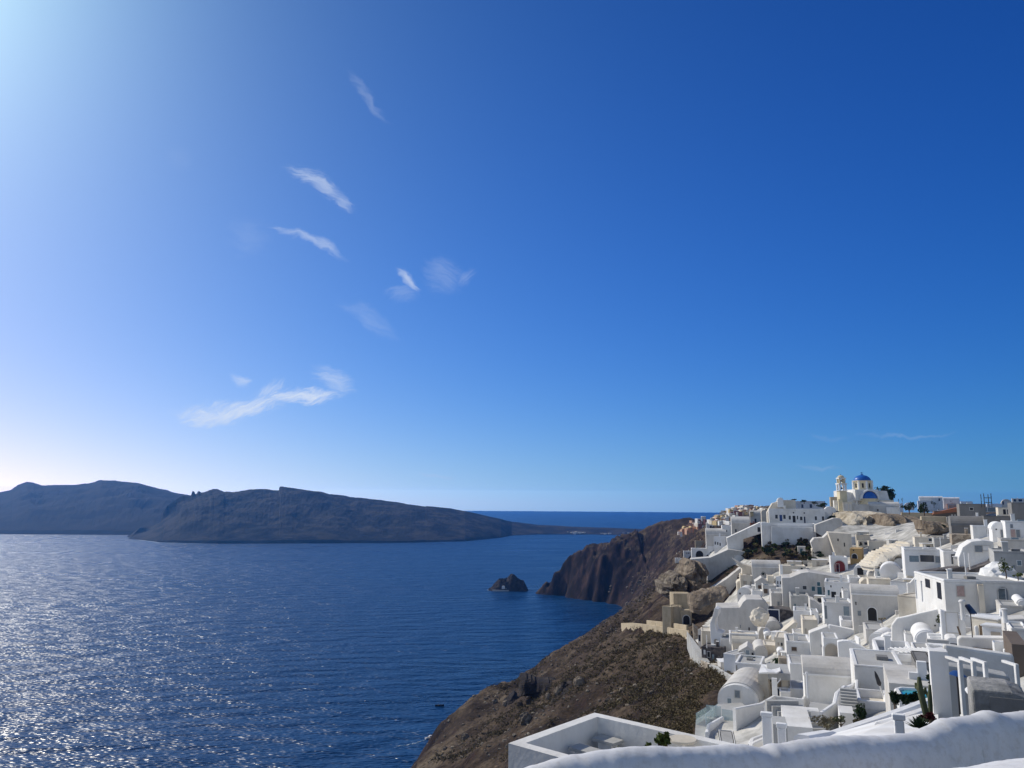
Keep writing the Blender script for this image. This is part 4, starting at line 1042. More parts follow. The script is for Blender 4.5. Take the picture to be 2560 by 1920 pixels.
# ---------------------------------------------------------------- rocks
M_ROCKC = noise_mat('pale_tuff', [(.3, (.30, .25, .18)), (.5, (.50, .44, .35)), (.7, (.62, .57, .48))], .35, .95, 9, .9, .6, 1.2)
M_ROCKT = noise_mat('brown_tuff', [(.3, (.11, .085, .065)), (.5, (.23, .185, .14)), (.7, (.36, .30, .23))], .3, .95, 9, .9, .6, 1.2, .15, (1, 1, .5))
M_ROCKB = noise_mat('beige_boulder', [(.3, (.07, .055, .045)), (.5, (.17, .14, .11)), (.68, (.33, .29, .23))], .5, .95, 9, .9, .5, 1.4)
M_ROCKD = noise_mat('dark_lava_shaded_rock', [(.3, (.012, .010, .011)), (.52, (.035, .028, .026)), (.7, (.085, .068, .055))], .25, .95, 9, .9, .6, 1.0)  # also the painted shade on the black cliff block
def rockmass(name, label, rg, outline, Y, depth, mat, amp=1.0, seed=0, lean=0.0, freq=.35, res=34):
    """craggy solid whose outline in the photo is `outline`; bulges towards the viewer, closed at the back"""
    q = [RC(rg, *p) for p in outline]
    xs = [a for a, _ in q]; ys = [b for _, b in q]
    Y = Y or GY(sum(xs) / len(xs), max(ys) - 2)
    O_ = P(sum(xs) / len(xs), max(ys), Y)
    o = thing(name, O_, label, 'rock')
    W_ = [P(a, b, Y) - O_ for a, b in q]
    # cell grid clipped to the outline
    def inside(x, z):
        c = False; n = len(W_)
        for i in range(n):
            x1, z1, x2, z2 = W_[i].x, W_[i].z, W_[(i + 1) % n].x, W_[(i + 1) % n].z
            if (z1 > z) != (z2 > z) and x < (x2 - x1) * (z - z1) / (z2 - z1 + 1e-9) + x1: c = not c
        return c
    def edge(x, z):
        best = 1e9; n = len(W_)
        for i in range(n):
            ax, az, bx, bz = W_[i].x, W_[i].z, W_[(i + 1) % n].x, W_[(i + 1) % n].z
            L2 = (bx - ax) ** 2 + (bz - az) ** 2 + 1e-9
            t_ = max(0, min(1, ((x - ax) * (bx - ax) + (z - az) * (bz - az)) / L2))
            best = min(best, math.hypot(x - ax - t_ * (bx - ax), z - az - t_ * (bz - az)))
        return best
    x0, x1 = min(p.x for p in W_), max(p.x for p in W_); z0, z1 = min(p.z for p in W_), max(p.z for p in W_)
    nx_ = res; nz_ = max(6, int(res * (z1 - z0) / max(x1 - x0, .1)))
    vid = {}; V_ = []; F_ = []
    cell = [[inside(x0 + (x1 - x0) * (i + .5) / nx_, z0 + (z1 - z0) * (j + .5) / nz_) for j in range(nz_)] for i in range(nx_)]
    def vert(i, j, side):
        k = (i, j, side)
        if k not in vid:
            x = x0 + (x1 - x0) * i / nx_; z = z0 + (z1 - z0) * j / nz_
            d = edge(x, z) if inside(x, z) else 0
            s = min(1, d / (min(x1 - x0, z1 - z0) * .22)) ** .5
            y = -depth * .22 * s * (1 if side == 0 else -1) + lean * (z - z0)
            g = fbm((x + O_.x) * freq, (z + O_.z) * freq * .8, seed, 5, True)
            y += (-amp * g * .9 * (.35 + s)) if side == 0 else depth * .5
            jx = noise.noise((x * freq * 2, z * freq * 2, seed + 4)) * amp * .35; jz = noise.noise((x * freq * 2, z * freq * 2, seed + 8)) * amp * .35
            vid[k] = len(V_); V_.append((x + jx, y, z + jz))
        return vid[k]
    for i in range(nx_):
        for j in range(nz_):
            if not cell[i][j]: continue
            F_.append((vert(i, j, 0), vert(i + 1, j, 0), vert(i + 1, j + 1, 0), vert(i, j + 1, 0)))
            F_.append((vert(i, j, 1), vert(i, j + 1, 1), vert(i + 1, j + 1, 1), vert(i + 1, j, 1)))
            for di, dj, e in ((-1, 0, ((i, j), (i, j + 1))), (1, 0, ((i + 1, j + 1), (i + 1, j))), (0, 1, ((i, j + 1), (i + 1, j + 1))), (0, -1, ((i + 1, j), (i, j)))):
                a, b = i + di, j + dj
                if not (0 <= a < nx_ and 0 <= b < nz_ and cell[a][b]):
                    F_.append((vert(*e[0], 0), vert(*e[1], 0), vert(*e[1], 1), vert(*e[0], 1)))
    m_ = mk('rock_face', V_, F_, mat, o)
    return o

def boulder(name, label, c, r, mat, seed, sz=(1, 1, .7), group=None, freq=1.4):
    o = thing(name, c, label, 'rock', group)
    bm = bmesh.new(); bmesh.ops.create_icosphere(bm, subdivisions=3, radius=1)
    for v in bm.verts:
        g = fbm(v.co.x * freq + seed, v.co.y * freq, v.co.z * freq, 4, True)
        v.co *= (.8 + .28 * g); v.co = Vector((v.co.x * sz[0], v.co.y * sz[1], v.co.z * sz[2])) * r
    from_bm('rock_face', bm, mat, o)
    return o
# ---------------------------------------------------------------- rocks, ruins and lanes at the lower edge of the village
rockmass('rock_outcrop', 'craggy pale rock with grooves under the lowest white cubes', 8, [(1690,380),(1760,300),(1850,240),(1930,260),(1990,160),(2030,300),(2060,420),(2060,560),(1960,560),(1880,500),(1800,560),(1740,540)], 250, 16, M_ROCKB, 3.0, 1, .2)
rockmass('rock_outcrop', 'smooth brown overhanging rock face beside the grey plaster ramp', 1, [(60,1180),(130,1120),(310,1180),(370,1300),(330,1400),(250,1500),(150,1600),(120,1590),(80,1450),(40,1300)], 246, 12, M_ROCKT, 2.0, 5, .15)
rockmass('rock_outcrop', 'shadowed brown rock shoulder right of the sandstone ruin tower', 3, [(660,60),(800,0),(1130,-60),(1150,40),(1080,120),(960,200),(860,290),(680,270)], 205, 8, M_ROCKT, 1.0, 9, .25)
B(3,435,20,665,270,5,'flat','T','tall square sandstone ruin tower below the pale rock',base=3,rim=0,yaw=12,name='ruin',Y=236)
B(3,525,235,665,415,5,'flat','T','lower sandstone ruin with a dark arched doorway',[(555,300,640,415,'a:dark')],base=3,rim=.1,name='ruin',Y=230,yaw=12)
B(3,288,180,400,380,6,'flat','T','open roofed sandstone ruin box left of the ruin tower',base=4,rim=.3,name='ruin',Y=232,yaw=-35)
B(3,395,190,530,415,5,'flat','T','shaded sandstone ruin wall between box and arch',base=4,rim=.2,name='ruin',Y=231)
wallpath('retaining_wall', 'long low sandstone terrace wall under the ruins', 'wall', 3, [(95,362),(250,378),(450,402),(610,428)], 4.5, .6, 'T', Ys='2.6')
wallpath('retaining_wall', 'lowest long sandstone lane wall running left over the slope', 'wall', 3, [(-235,400),(-100,395),(60,412),(300,445),(590,488),(640,500)], 4.5, .6, 'T', Ys='2.2')
wallpath('lane_wall', 'thin pale lane wall curving down from the ruins to the shopfront', 'wall', 3, [(585,500),(610,590),(650,650),(700,720),(740,790),(780,850),(850,905),(900,920),(1000,915)], 1.4, .35, 'C', Ys='0.7')
wallpath('lane_wall', 'looped stone wall at the bend of the lane', 'wall', 3, [(690,780),(650,820),(655,860),(700,850),(735,815),(760,850),(820,900),(880,925)], 2.2, .4, 'S', Ys='1.0')
wallpath('lane_wall', 'straight stone lane kerb below the sunlit corner house', 'wall', 3, [(900,925),(1000,960),(1080,1020),(1200,1085)], 2, .4, 'F', Ys='0.9')
deck('lane', 'grey stepped lane between the lane walls', 'lane', 3, [(600,500),(680,600),(800,760),(900,900),(1090,940),(1210,1080),(1080,1000),(900,930),(760,850),(690,720)], 190, 'F', 4)

# whitewashed boulder, pale rock under the church
boulder('whitewashed_rock', 'lumpy whitewashed boulder leaning on the drum wall', P(*RC(3, 1540, 330), 152), 1.75, MAT['C'], 3.3, (.95, .8, .9), freq=1.0)
rockmass('church_rock', 'big pale cream rock face directly under the blue domed church', 2, [(-60,540),(60,516),(440,520),(400,600),(360,680),(350,760),(280,800),(100,805),(-60,800),(-170,760),(-150,640)], 262, 22, M_ROCKC, 2.6, 3, .3, .22, 34)
rockmass('church_rock', 'tan eroded rock face right of the pale church rock', 2, [(400,545),(620,555),(900,600),(905,700),(930,790),(800,850),(560,870),(380,830),(340,740),(375,660)], 250, 16, M_ROCKT, 1.8, 6, .25, .25, 34)
rockmass('rough_slope', 'rough cream plastered slope left of the modern white house', 2, [(220,1190),(370,1055),(680,925),(815,905),(815,965),(690,1000),(690,1110),(530,1125),(520,1165),(360,1205),(250,1275)], 158, 8, MAT['C'], 1.0, 11, .3, .3, 26)
rockmass('cactus_bank', 'brown rubble bank with cactus right of the tan rock', 2, [(900,620),(1050,640),(1260,660),(1330,700),(1290,790),(1080,800),(940,800),(905,700)], 200, 6, M_ROCKT, 1.0, 13, .3, .3, 24)
# rock outcrops low on the slope
rockmass('cliff_outcrop', 'black shaded cliff block with one pale edge low on the slope', 9, [(1240,600),(1300,590),(1420,640),(1600,650),(1720,690),(1700,860),(1450,880),(1380,800),(1225,790)], None, 14, M_ROCKD, 1.6, 21, .1, .13, 34)  # shaded face, its shade put into the dark rock colour
rockmass('cliff_outcrop', 'pale weathered cliff corner facing the sea', 9, [(1245,620),(1300,610),(1400,620),(1400,700),(1370,790),(1300,790),(1235,760)], None, 8, M_ROCKB, 1.6, 23, .1, .3, 20)
rockmass('cliff_outcrop', 'dark cliff block with a cream flank right of the black one', 9, [(1720,760),(1760,685),(1890,690),(1940,760),(1860,840),(1740,830)], None, 12, M_ROCKD, 1.8, 25, .1, .3, 22)
rockmass('cliff_outcrop', 'dark leaning boulder on the shoreline edge', 9, [(1060,880),(1110,830),(1160,775),(1210,800),(1220,870),(1180,940),(1080,940)], None, 10, M_ROCKD, 1.8, 27, .1, .3, 20)
for k, (u, v, r_, m_, lb) in enumerate([(1665, 855, 3.4, M_ROCKT, 'upright brown boulder under the cream flanked cliff'), (1740, 865, 3.6, M_ROCKD, 'dark round boulder beside the upright brown one'), (1890, 850, 4.2, M_ROCKT, 'grey brown boulder farthest right below the cliffs'),
        (1620, 975, 2.6, M_ROCKB, 'small pale pointed stone on the middle slope'), (630, 1310, 3.2, M_ROCKB, 'solitary pale rock low near the sea'), (1300, 1200, 4.6, M_ROCKB, 'pale split rock just left of the terrace rim'),
        (1080, 965, 2.4, M_ROCKT, 'small round rock under the leaning boulder'), (960, 935, 2.2, M_ROCKB, 'tiny white topped rock on the shoreline edge'), (1240, 1000, 2.2, M_ROCKD, 'small black rock above the split rock'),
        (1550, 920, 2.4, M_ROCKT, 'thin standing stone among the scrub'), (1130, 1260, 2.2, M_ROCKT, 'low brown stone in the lower scrub'), (120, 1540, 5, M_ROCKT, 'brown rock corner at the bottom of the slope')]):
    a, b = RC(9, u, v); yy = GY(a, b); c_ = P(a, b, yy); c_.z = surf(c_.x, c_.y) + .6
    boulder('boulder', lb, c_, r_ * .5 * yy / 330, m_, k * 3.7, (1, .9, 1.1))

# ---------------------------------------------------------------- islet
isl = psea(*((800 + 1040 / 2.212), 1150 + 718 / 2.212))
def islet_z(x, y):
    prof = [(-30, -4), (-27, 0), (-24, 2), (-20, 8), (-17, 12), (-13, 17), (-6, 17), (-1, 19), (4, 25), (8, 26), (12, 20), (17, 16), (22, 15), (25, 8), (28, 0), (30, -4)]
    e = max(0, 1 - (y / 17.0) ** 2)
    return (lerp_prof(prof, x * 30 / 27) + 4) * .74 * e ** .5 - 4 + fbm(x / 5, y / 5, 3, 5, True) * 1.9 * e
V_, F_ = [], []
ni, nj = 62, 44
for i in range(ni):
    for j in range(nj):
        x = -30 + 60 * i / (ni - 1); y = -20 + 40 * j / (nj - 1)
        V_.append((x, y, islet_z(x, y)))
for i in range(ni - 1):
    for j in range(nj - 1): a = i * nj + j; F_.append((a, a + nj, a + nj + 1, a + 1))
o = mk('islet', V_, F_, M_ROCKD); o.location = (isl.x, isl.y, 0)
tag(o, 'small dark craggy rock islet standing off the headland tip', 'islet', None, 'thing')
ch = thing('chapel', (isl.x - 8, isl.y - 15.5, 2.0), 'tiny white chapel with quay steps on the dark islet', 'chapel')
boxm('wall', 0, 4, 0, 4, -3, 3, MAT['V'], ch); prism('roof', arc_top(-.1, 4.1, 3.0, 4.6, 8), 0, 4, MAT['V'], ch)
boxm('quay', -12, 9, -1.5, -.2, -4, -.4, MAT['F'], ch); boxm('stair', 4, 9, 0, 1.4, -4, 1.2, MAT['C'], ch)

# foam line around the islet and bay
M_FOAM = noise_mat('sea_foam', [(.42, (.10, .2, .3)), (.6, (.6, .66, .7))], .4, .7, 6, 0)
def foam(pts, w, label):
    V_, F_ = [], []
    for i, p in enumerate(pts):
        a = pts[max(0, i - 1)]; b = pts[min(len(pts) - 1, i + 1)]
        t_ = (Vector(b) - Vector(a)); t_.z = 0; t_.normalize(); n_ = Vector((-t_.y, t_.x, 0)) * w * (.5 + .6 * abs(noise.noise((i * .9, 2, w))))
        V_ += [tuple(Vector(p) + n_ + Vector((0, 0, .06))), tuple(Vector(p) - n_ + Vector((0, 0, .06)))]
    for i in range(len(pts) - 1): F_.append((2 * i, 2 * i + 1, 2 * i + 3, 2 * i + 2))
    o = mk('surf', V_, F_, M_FOAM); tag(o, label, None, None, 'stuff')
def dense(pts, k=8):
    out = []
    for a, b in zip(pts, pts[1:]):
        for j in range(k): t_ = j / k; out.append(tuple(Vector(a) * (1 - t_) + Vector(b) * t_ + Vector((noise.noise((a[0] + j, 1, 0)) * 1.2, noise.noise((a[1] + j, 5, 0)) * 2, 0))))
    out.append(pts[-1]); return out
foam(dense([tuple(psea(800 + u / 2.212, 1150 + v / 2.212)) for u, v in [(1330, 732), (1380, 740), (1450, 767), (1520, 778), (1600, 787), (1650, 800), (1690, 818), (1680, 828)]]), 1.6, 'thin pale surf line along the headland bay')
foam(dense([(isl.x + 27 * math.cos(a), isl.y + 17.5 * math.sin(a), 0) for a in [math.pi * (1 + k / 8) for k in range(9)]], 5), 1.0, 'pale surf around the foot of the islet')
foam(dense([tuple(psea(a, b)) for a, b in cA([(890, 543), (960, 551), (1030, 561), (1100, 571), (1250, 575), (1400, 578)])]), 3.5, 'pale surf along the foot of the island across the bay')

# ---------------------------------------------------------------- boats
def boat(px, py, ln, mat, cab, label, rz):
    p = psea(px, py); o = thing('small_boat', (p.x, p.y, 0), label, 'boat', None, rz)
    sec = [(-.5, .30), (-.35, .36), (0, .40), (.3, .30), (.44, .14), (.5, .02)]
    V_, F_ = [], []
    for t_, w in sec:
        x = t_ * ln; w *= ln * .42; hh = ln * (.13 + .06 * max(0, t_))
        V_ += [(x, -w, hh), (x, -w * .6, -.15), (x, w * .6, -.15), (x, w, hh), (x, w * .82, hh - .02), (x, w * .7, hh * .35), (x, -w * .7, hh * .35), (x, -w * .82, hh - .02)]
    for i in range(len(sec) - 1):
        for k in range(8): a = i * 8 + k; b = i * 8 + (k + 1) % 8; F_.append((a, b, b + 8, a + 8))
    F_.append(tuple(range(8))); F_.append(tuple(range((len(sec) - 1) * 8, len(sec) * 8))[::-1])
    mk('hull', V_, F_, mat, o)
    boxm('bench', -.18 * ln, -.1 * ln, -.12 * ln, .12 * ln, .09 * ln, .12 * ln, MAT['wood'], o)
    if cab:
        boxm('cabin', -.1 * ln, .15 * ln, -.09 * ln, .09 * ln, .07 * ln, .26 * ln, MAT['V'], o, .03); boxm('windscreen', .15 * ln, .17 * ln, -.08 * ln, .08 * ln, .16 * ln, .25 * ln, MAT['win'], o)
        TV, TF = tube([(-.3 * ln, 0, 0), (-.3 * ln, 0, .5 * ln)], .03, 6); mk('mast', TV, TF, MAT['V'], o)
foam(dense([tuple(psea(a, b)) for a, b in [(1063, 1850), (1045, 1856), (1020, 1862), (990, 1866)]], 6), .35, 'thin pale wake behind the white boat')
boat(1075, 1846, 5.2, MAT['V'], True, 'little white motor boat with a wake close to the slope', R(35))
boat(1099, 1765, 5.0, MAT['metal'], False, 'little dark open boat farther out than the white one', R(5))
# low white houses on the flat end of the island
M_FW = flat('far_white', (.62, .60, .56), .9, .1)
rng = random.Random(4)
proto = None
for k in range(34):
    u = rng.choice([rng.uniform(1365, 1465), rng.uniform(1365, 1465), rng.uniform(1540, 1785)]); v = 405 - (0 if u > 1500 else rng.uniform(0, 8)) + rng.uniform(0, 4)
    a, b = 800 + u / 2.212, 1150 + v / 2.212
    s = psea(a, lerp_prof(near_sh, a)); yy = s.y + rng.uniform(6, 60)
    p = P(a, b, yy)
    if proto is None:
        proto = mk('shore_house', [(x, y, z) for z in (-6, 1) for x, y in ((-1, -1), (1, -1), (1, 1), (-1, 1))], [(0, 1, 5, 4), (1, 2, 6, 5), (2, 3, 7, 6), (3, 0, 4, 7), (4, 5, 6, 7)], M_FW)
        oo = proto
    else:
        oo = proto.copy(); COL.objects.link(oo)
    oo.location = p; oo.scale = (rng.uniform(2.5, 6), 4, rng.uniform(1.2, 2.6))
    tag(oo, 'tiny white house on the flat shore of the island across the bay', 'house', 'far shore houses across the bay', 'thing')

# ---------------------------------------------------------------- crowded houses on the far ridge
FM = dict(w=MAT['W'], c=MAT['C'], p=flat('far_peach', (.58, .36, .25), .9, .1), y=flat('far_ochre', (.60, .47, .26), .9, .1), r=flat('far_rose', (.30, .15, .14), .9, .1))
FL = dict(w='small white house packed on the far ridge', c='small cream house packed on the far ridge', p='small peach house packed on the far ridge', y='small ochre house packed on the far ridge', r='small dusky rose house packed on the far ridge')
protos = {}
def far_house(px, py, wpx, hpx, col, vt, Y, place='along the crest of the far ridge'):
    key = (col, vt)
    if key not in protos:
        o = thing('ridge_house', (0, 0, 0), FL[col], 'house', FL[col].replace('small', 'small').replace('house', 'houses'))
        if vt: prism('wall', [(-.5, -1.5), (.5, -1.5)] + arc_top(-.5, .5, .55, 1, 6), 0, 1, FM[col], o)
        else: prism('wall', [(-.5, -1.5), (.5, -1.5), (.5, 1), (-.5, 1)], 0, 1, FM[col], o)
        bm = bmesh.new()
        for x in (-.28, .08, .3):
            vs_ = [bm.verts.new(c) for c in ((x - .055, -.02, .3), (x + .055, -.02, .3), (x + .055, -.02, .62), (x - .055, -.02, .62))]; bm.faces.new(vs_)
        from_bm('window', bm, MAT['dark'], o)['kind'] = 'thing'
        protos[key] = o; oo = o
    else:
        s_ = protos[key]; oo = s_.copy(); COL.objects.link(oo)
        for c_ in s_.children:
            q = c_.copy(); COL.objects.link(q); q.parent = oo
    oo['label'] = FL[col].replace('on the far ridge', place); oo['group'] = FL[col].replace('house', 'houses').replace('on the far ridge', place)
    oo.location = P(px, py, Y); w_ = wpx / F * Y; h_ = hpx / F * Y
    oo.scale = (w_, max(5, w_), h_); oo.rotation_euler = (0, 0, R(random.Random(px).uniform(-35, 15)))
rng = random.Random(11)
def band(top, bot, x0, x1, n, cols, Yf, place):
    pts = []
    for k in range(n):
        u = rng.uniform(x0, x1); t0, b0 = lerp_prof(top, u), lerp_prof(bot, u)
        f = rng.random(); v = t0 + 18 + (b0 - t0) * f
        pts.append((v, u))
    pts.sort()
    for v, u in pts:
        a, b = RC(1, u, v); Y = Yf(u, v)
        far_house(a, b, rng.uniform(4.5, 9.5), rng.uniform(3.2, 5.5), rng.choice(cols), rng.random() < .3, Y, place if place != 'crest' else ('on the left shoulder of the far ridge' if u < 640 else ('along the crest of the far ridge' if v < lerp_prof(top, u) + 55 else 'on the near side of the far ridge')))
band([(0, 755), (60, 700), (110, 660), (170, 620), (235, 625)], [(0, 785), (100, 770), (240, 690)], -10, 240, 30, 'ppppywr', lambda u, v: 760 - u * .2 - (v - 600) * .5, 'at the lowest tip of the far ridge')
band([(230, 620), (270, 575), (350, 570), (400, 600)], [(230, 680), (400, 655)], 235, 410, 14, 'wrrwc', lambda u, v: 690 - (v - 560) * .6, 'on the little step above the ridge tip')
band([(400, 590), (440, 560), (480, 530), (560, 480), (660, 455), (750, 440), (850, 418), (960, 428), (1060, 430), (1140, 445)],
     [(400, 660), (600, 640), (700, 640), (760, 520), (900, 520), (1050, 500), (1140, 480)], 405, 1140, 120, 'wwwwcccyypr', lambda u, v: 640 - (u - 400) * .08 - (v - 420) * .7, 'crest')

# ---------------------------------------------------------------- blue domed church with bell tower
CY = 296.0
co = thing('church', P(2150, 1288, CY), 'white and yellow church with a big blue dome on the ridge', 'church')
def cx(px, dy=4): return P(px, 1250, CY + dy).x - co.location.x
def cz(py, dy=4): return P(2150, py, CY + dy).z - co.location.z
boxm('nave', cx(2104), cx(2224), 3, 13, -4, cz(1249), MAT['W'], co, .1)
boxm('transept', cx(2132), cx(2190), 1.5, 15, cz(1252), cz(1224), MAT['W'], co, .1)
prism('left_arm', [(cx(2104), cz(1250)), (cx(2133), cz(1250)), (cx(2133), cz(1232)), (cx(2104), cz(1227))], 4, 11, MAT['W'], co, .05)
prism('right_arm', [(cx(2189), cz(1250)), (cx(2224), cz(1250)), (cx(2219), cz(1227)), (cx(2189), cz(1226))], 4, 12, MAT['W'], co, .05)
ax0, ax1 = cx(2142), cx(2190)
prism('arch_trim', arc_top(ax0, ax1, cz(1247), cz(1224), 18) + arc_top(ax0 + .8, ax1 - .8, cz(1247), cz(1227), 18)[::-1], .6, 3, MAT['V'], co)
hc, hr_ = (ax0 + ax1) / 2, (ax1 - ax0) / 2 - .7
pr = [(hr_ * math.cos(R(a)), cz(1247) + (cz(1227.5) - cz(1247)) * math.sin(R(a))) for a in range(0, 91, 6)]
v_, f_ = lathe(pr, 28, hc, 2.2); mk('apse_dome', v_, f_, MAT['dome'], co, True)
v_, f_ = lathe([(hr_ + .1, -3), (hr_ + .1, cz(1247.5)), (hr_ + .35, cz(1247.5)), (hr_ + .35, cz(1246.3))], 28, hc, 2.2); mk('apse', v_, f_, MAT['Y'], co)
boxm('yellow_wall', cx(2190), cx(2226), 1.4, 3.2, -3, cz(1250), MAT['C'], co, .05)
dx, dr = cx(2158.5, 8), (cx(2182) - cx(2135)) / 2
v_, f_ = lathe([(dr, cz(1226)), (dr, cz(1203)), (dr + .35, cz(1203)), (dr + .35, cz(1200.8)), (dr * .9, cz(1200.8))], 8, dx, 8); mk('drum', v_, f_, MAT['Y'], co)
for k in range(8):
    a = 2 * math.pi * k / 8; px_, py_ = dx + dr * math.cos(a), 8 + dr * math.sin(a)
    v_, f_ = tube([(px_, py_, cz(1226)), (px_, py_, cz(1203))], .42, 8); mk('pilaster', v_, f_, MAT['V'], co)
    a += math.pi / 8; rr_ = dr * math.cos(math.pi / 8) + .03
    w = boxm('window', -.32, .32, -.06, .06, cz(1219), cz(1208), MAT['dark'], co); w.location = (dx + rr_ * math.cos(a), 8 + rr_ * math.sin(a), 0); w.rotation_euler = (0, 0, a + math.pi / 2)
dd = (cx(2180) - cx(2139)) / 2
v_, f_ = lathe([(dd * math.cos(R(a)), cz(1201) + (cz(1186.5) - cz(1201)) * math.sin(R(a))) for a in range(0, 91, 5)], 32, dx, 8); mk('dome', v_, f_, MAT['dome'], co, True)
v_, f_ = lathe([(.5, cz(1187)), (.55, cz(1185)), (.15, cz(1184)), (.1, cz(1179))], 10, dx, 8); mk('finial', v_, f_, MAT['dome'], co)
boxm('cross', dx - .55, dx + .55, 7.92, 8.08, cz(1181.6), cz(1180.8), MAT['metal'], co)
bt = thing('bell_tower', P(2111, 1280, CY - 4), 'slender yellow and white bell tower left of the big blue dome', 'bell tower')
bx = lambda px: P(px, 1250, CY - 4).x - bt.location.x
bz = lambda py: P(2111, py, CY - 4).z - bt.location.z
w2 = (bx(2121) - bx(2101)) / 2
boxm('shaft', -w2 * .9, w2 * .9, 0, 2 * w2 * .9, -4, bz(1227), MAT['Y'], bt, .05)
boxm('ledge', -w2 - .15, w2 + .15, -.3, 2 * w2, bz(1227.5), bz(1226.3), MAT['V'], bt)
for tier, (za, zb) in enumerate(((1226, 1211), (1208, 1197))):
    s_ = w2 * (.95 if tier == 0 else .8)
    for sx_ in (-1, 1):
        for sy_ in (0, 1):
            xx = sx_ * (s_ - .3); yy = .9 * w2 + (sy_ * 2 - 1) * (s_ - .3)
            boxm('column', xx - .28, xx + .28, yy - .28, yy + .28, bz(za), bz(zb), MAT['V' if tier == 0 else 'Y'], bt)
    boxm('cornice', -s_ - .15, s_ + .15, .9 * w2 - s_ - .15, .9 * w2 + s_ + .15, bz(zb), bz(zb - 3), MAT['V'], bt)
    v_, f_ = lathe([(.5, bz(za - 4)), (.42, bz(za - 6)), (.2, bz(za - 8)), (.05, bz(za - 8.5))], 10, 0, .9 * w2); mk('bell', v_, f_, MAT['metal'], bt)
v_, f_ = lathe([(w2 * .82 * math.cos(R(a)), bz(1194) + (bz(1187.5) - bz(1194)) * math.sin(R(a))) for a in range(0, 91, 10)], 16, 0, .9 * w2); mk('cupola', v_, f_, MAT['Y'], bt, True)
v_, f_ = tube([(0, .9 * w2, bz(1188)), (0, .9 * w2, bz(1185))], .1, 6); mk('cross', v_, f_, MAT['metal'], bt)
B(1,2045,350,2105,520,5,'flat','Y','pale yellow corner building at the foot of the bell tower',base=3,Y=288,rim=.2)
B(1,2100,385,2215,520,6,'flat','C','cream panelled church yard wall under the bell tower',[(2120,415,2165,505,'G'),(2180,415,2212,505,'G')],base=3,Y=286,rim=.2)
B(1,1985,365,2065,470,6,'flat','W','little white house left of the bell tower foot',base=3,Y=292,rim=.2)
B(1,1935,320,2075,380,6,'flat','T','straw coloured low wall at the skyline left of the bell tower',base=3,Y=300,rim=0,name='garden_wall',cat='wall')
B(1,1860,445,2010,530,6,'vault','V','small bright vault right of the long house upper storey',base=3,Y=275)
# scaffold
sc_ = thing('scaffold', P(2461, 1258, 190), 'thin dark metal scaffold frame on the skyline', 'scaffold')
s0 = 190 / F
for i, x in enumerate((0, 18)):
    v_, f_ = tube([(x * s0, 0, -1), (x * s0, 0, 24 * s0)], .09, 6); mk('pole', v_, f_, MAT['metal'], sc_)
    v_, f_ = tube([(x * s0, 1.2, -1), (x * s0, 1.2, 22 * s0)], .09, 6); mk('pole', v_, f_, MAT['metal'], sc_)
for z_ in (13, 2):
    v_, f_ = tube([(0, 0, z_ * s0), (18 * s0, 0, z_ * s0)], .08, 6); mk('crossbar', v_, f_, MAT['metal'], sc_)
# tiled roof
tr = B(2,1060,500,1395,580,7,'flat','B','brown walled building with a row of cream arches under the terracotta roof',[(1280,540,1300,578,'a:C'),(1318,540,1338,578,'a:C'),(1355,540,1375,578,'a:C')],base=4,rim=0,dY=3)
wR = [v for v in ALL if v[0] is tr][0]
prism('roof', [(-.5, wR[4] - 1.2), (wR[2] + .3, wR[4] - .1), (wR[2] + .3, wR[4] + 1.4), (0, wR[4] - .6)], -.6, 7.5, MAT['R'], tr)

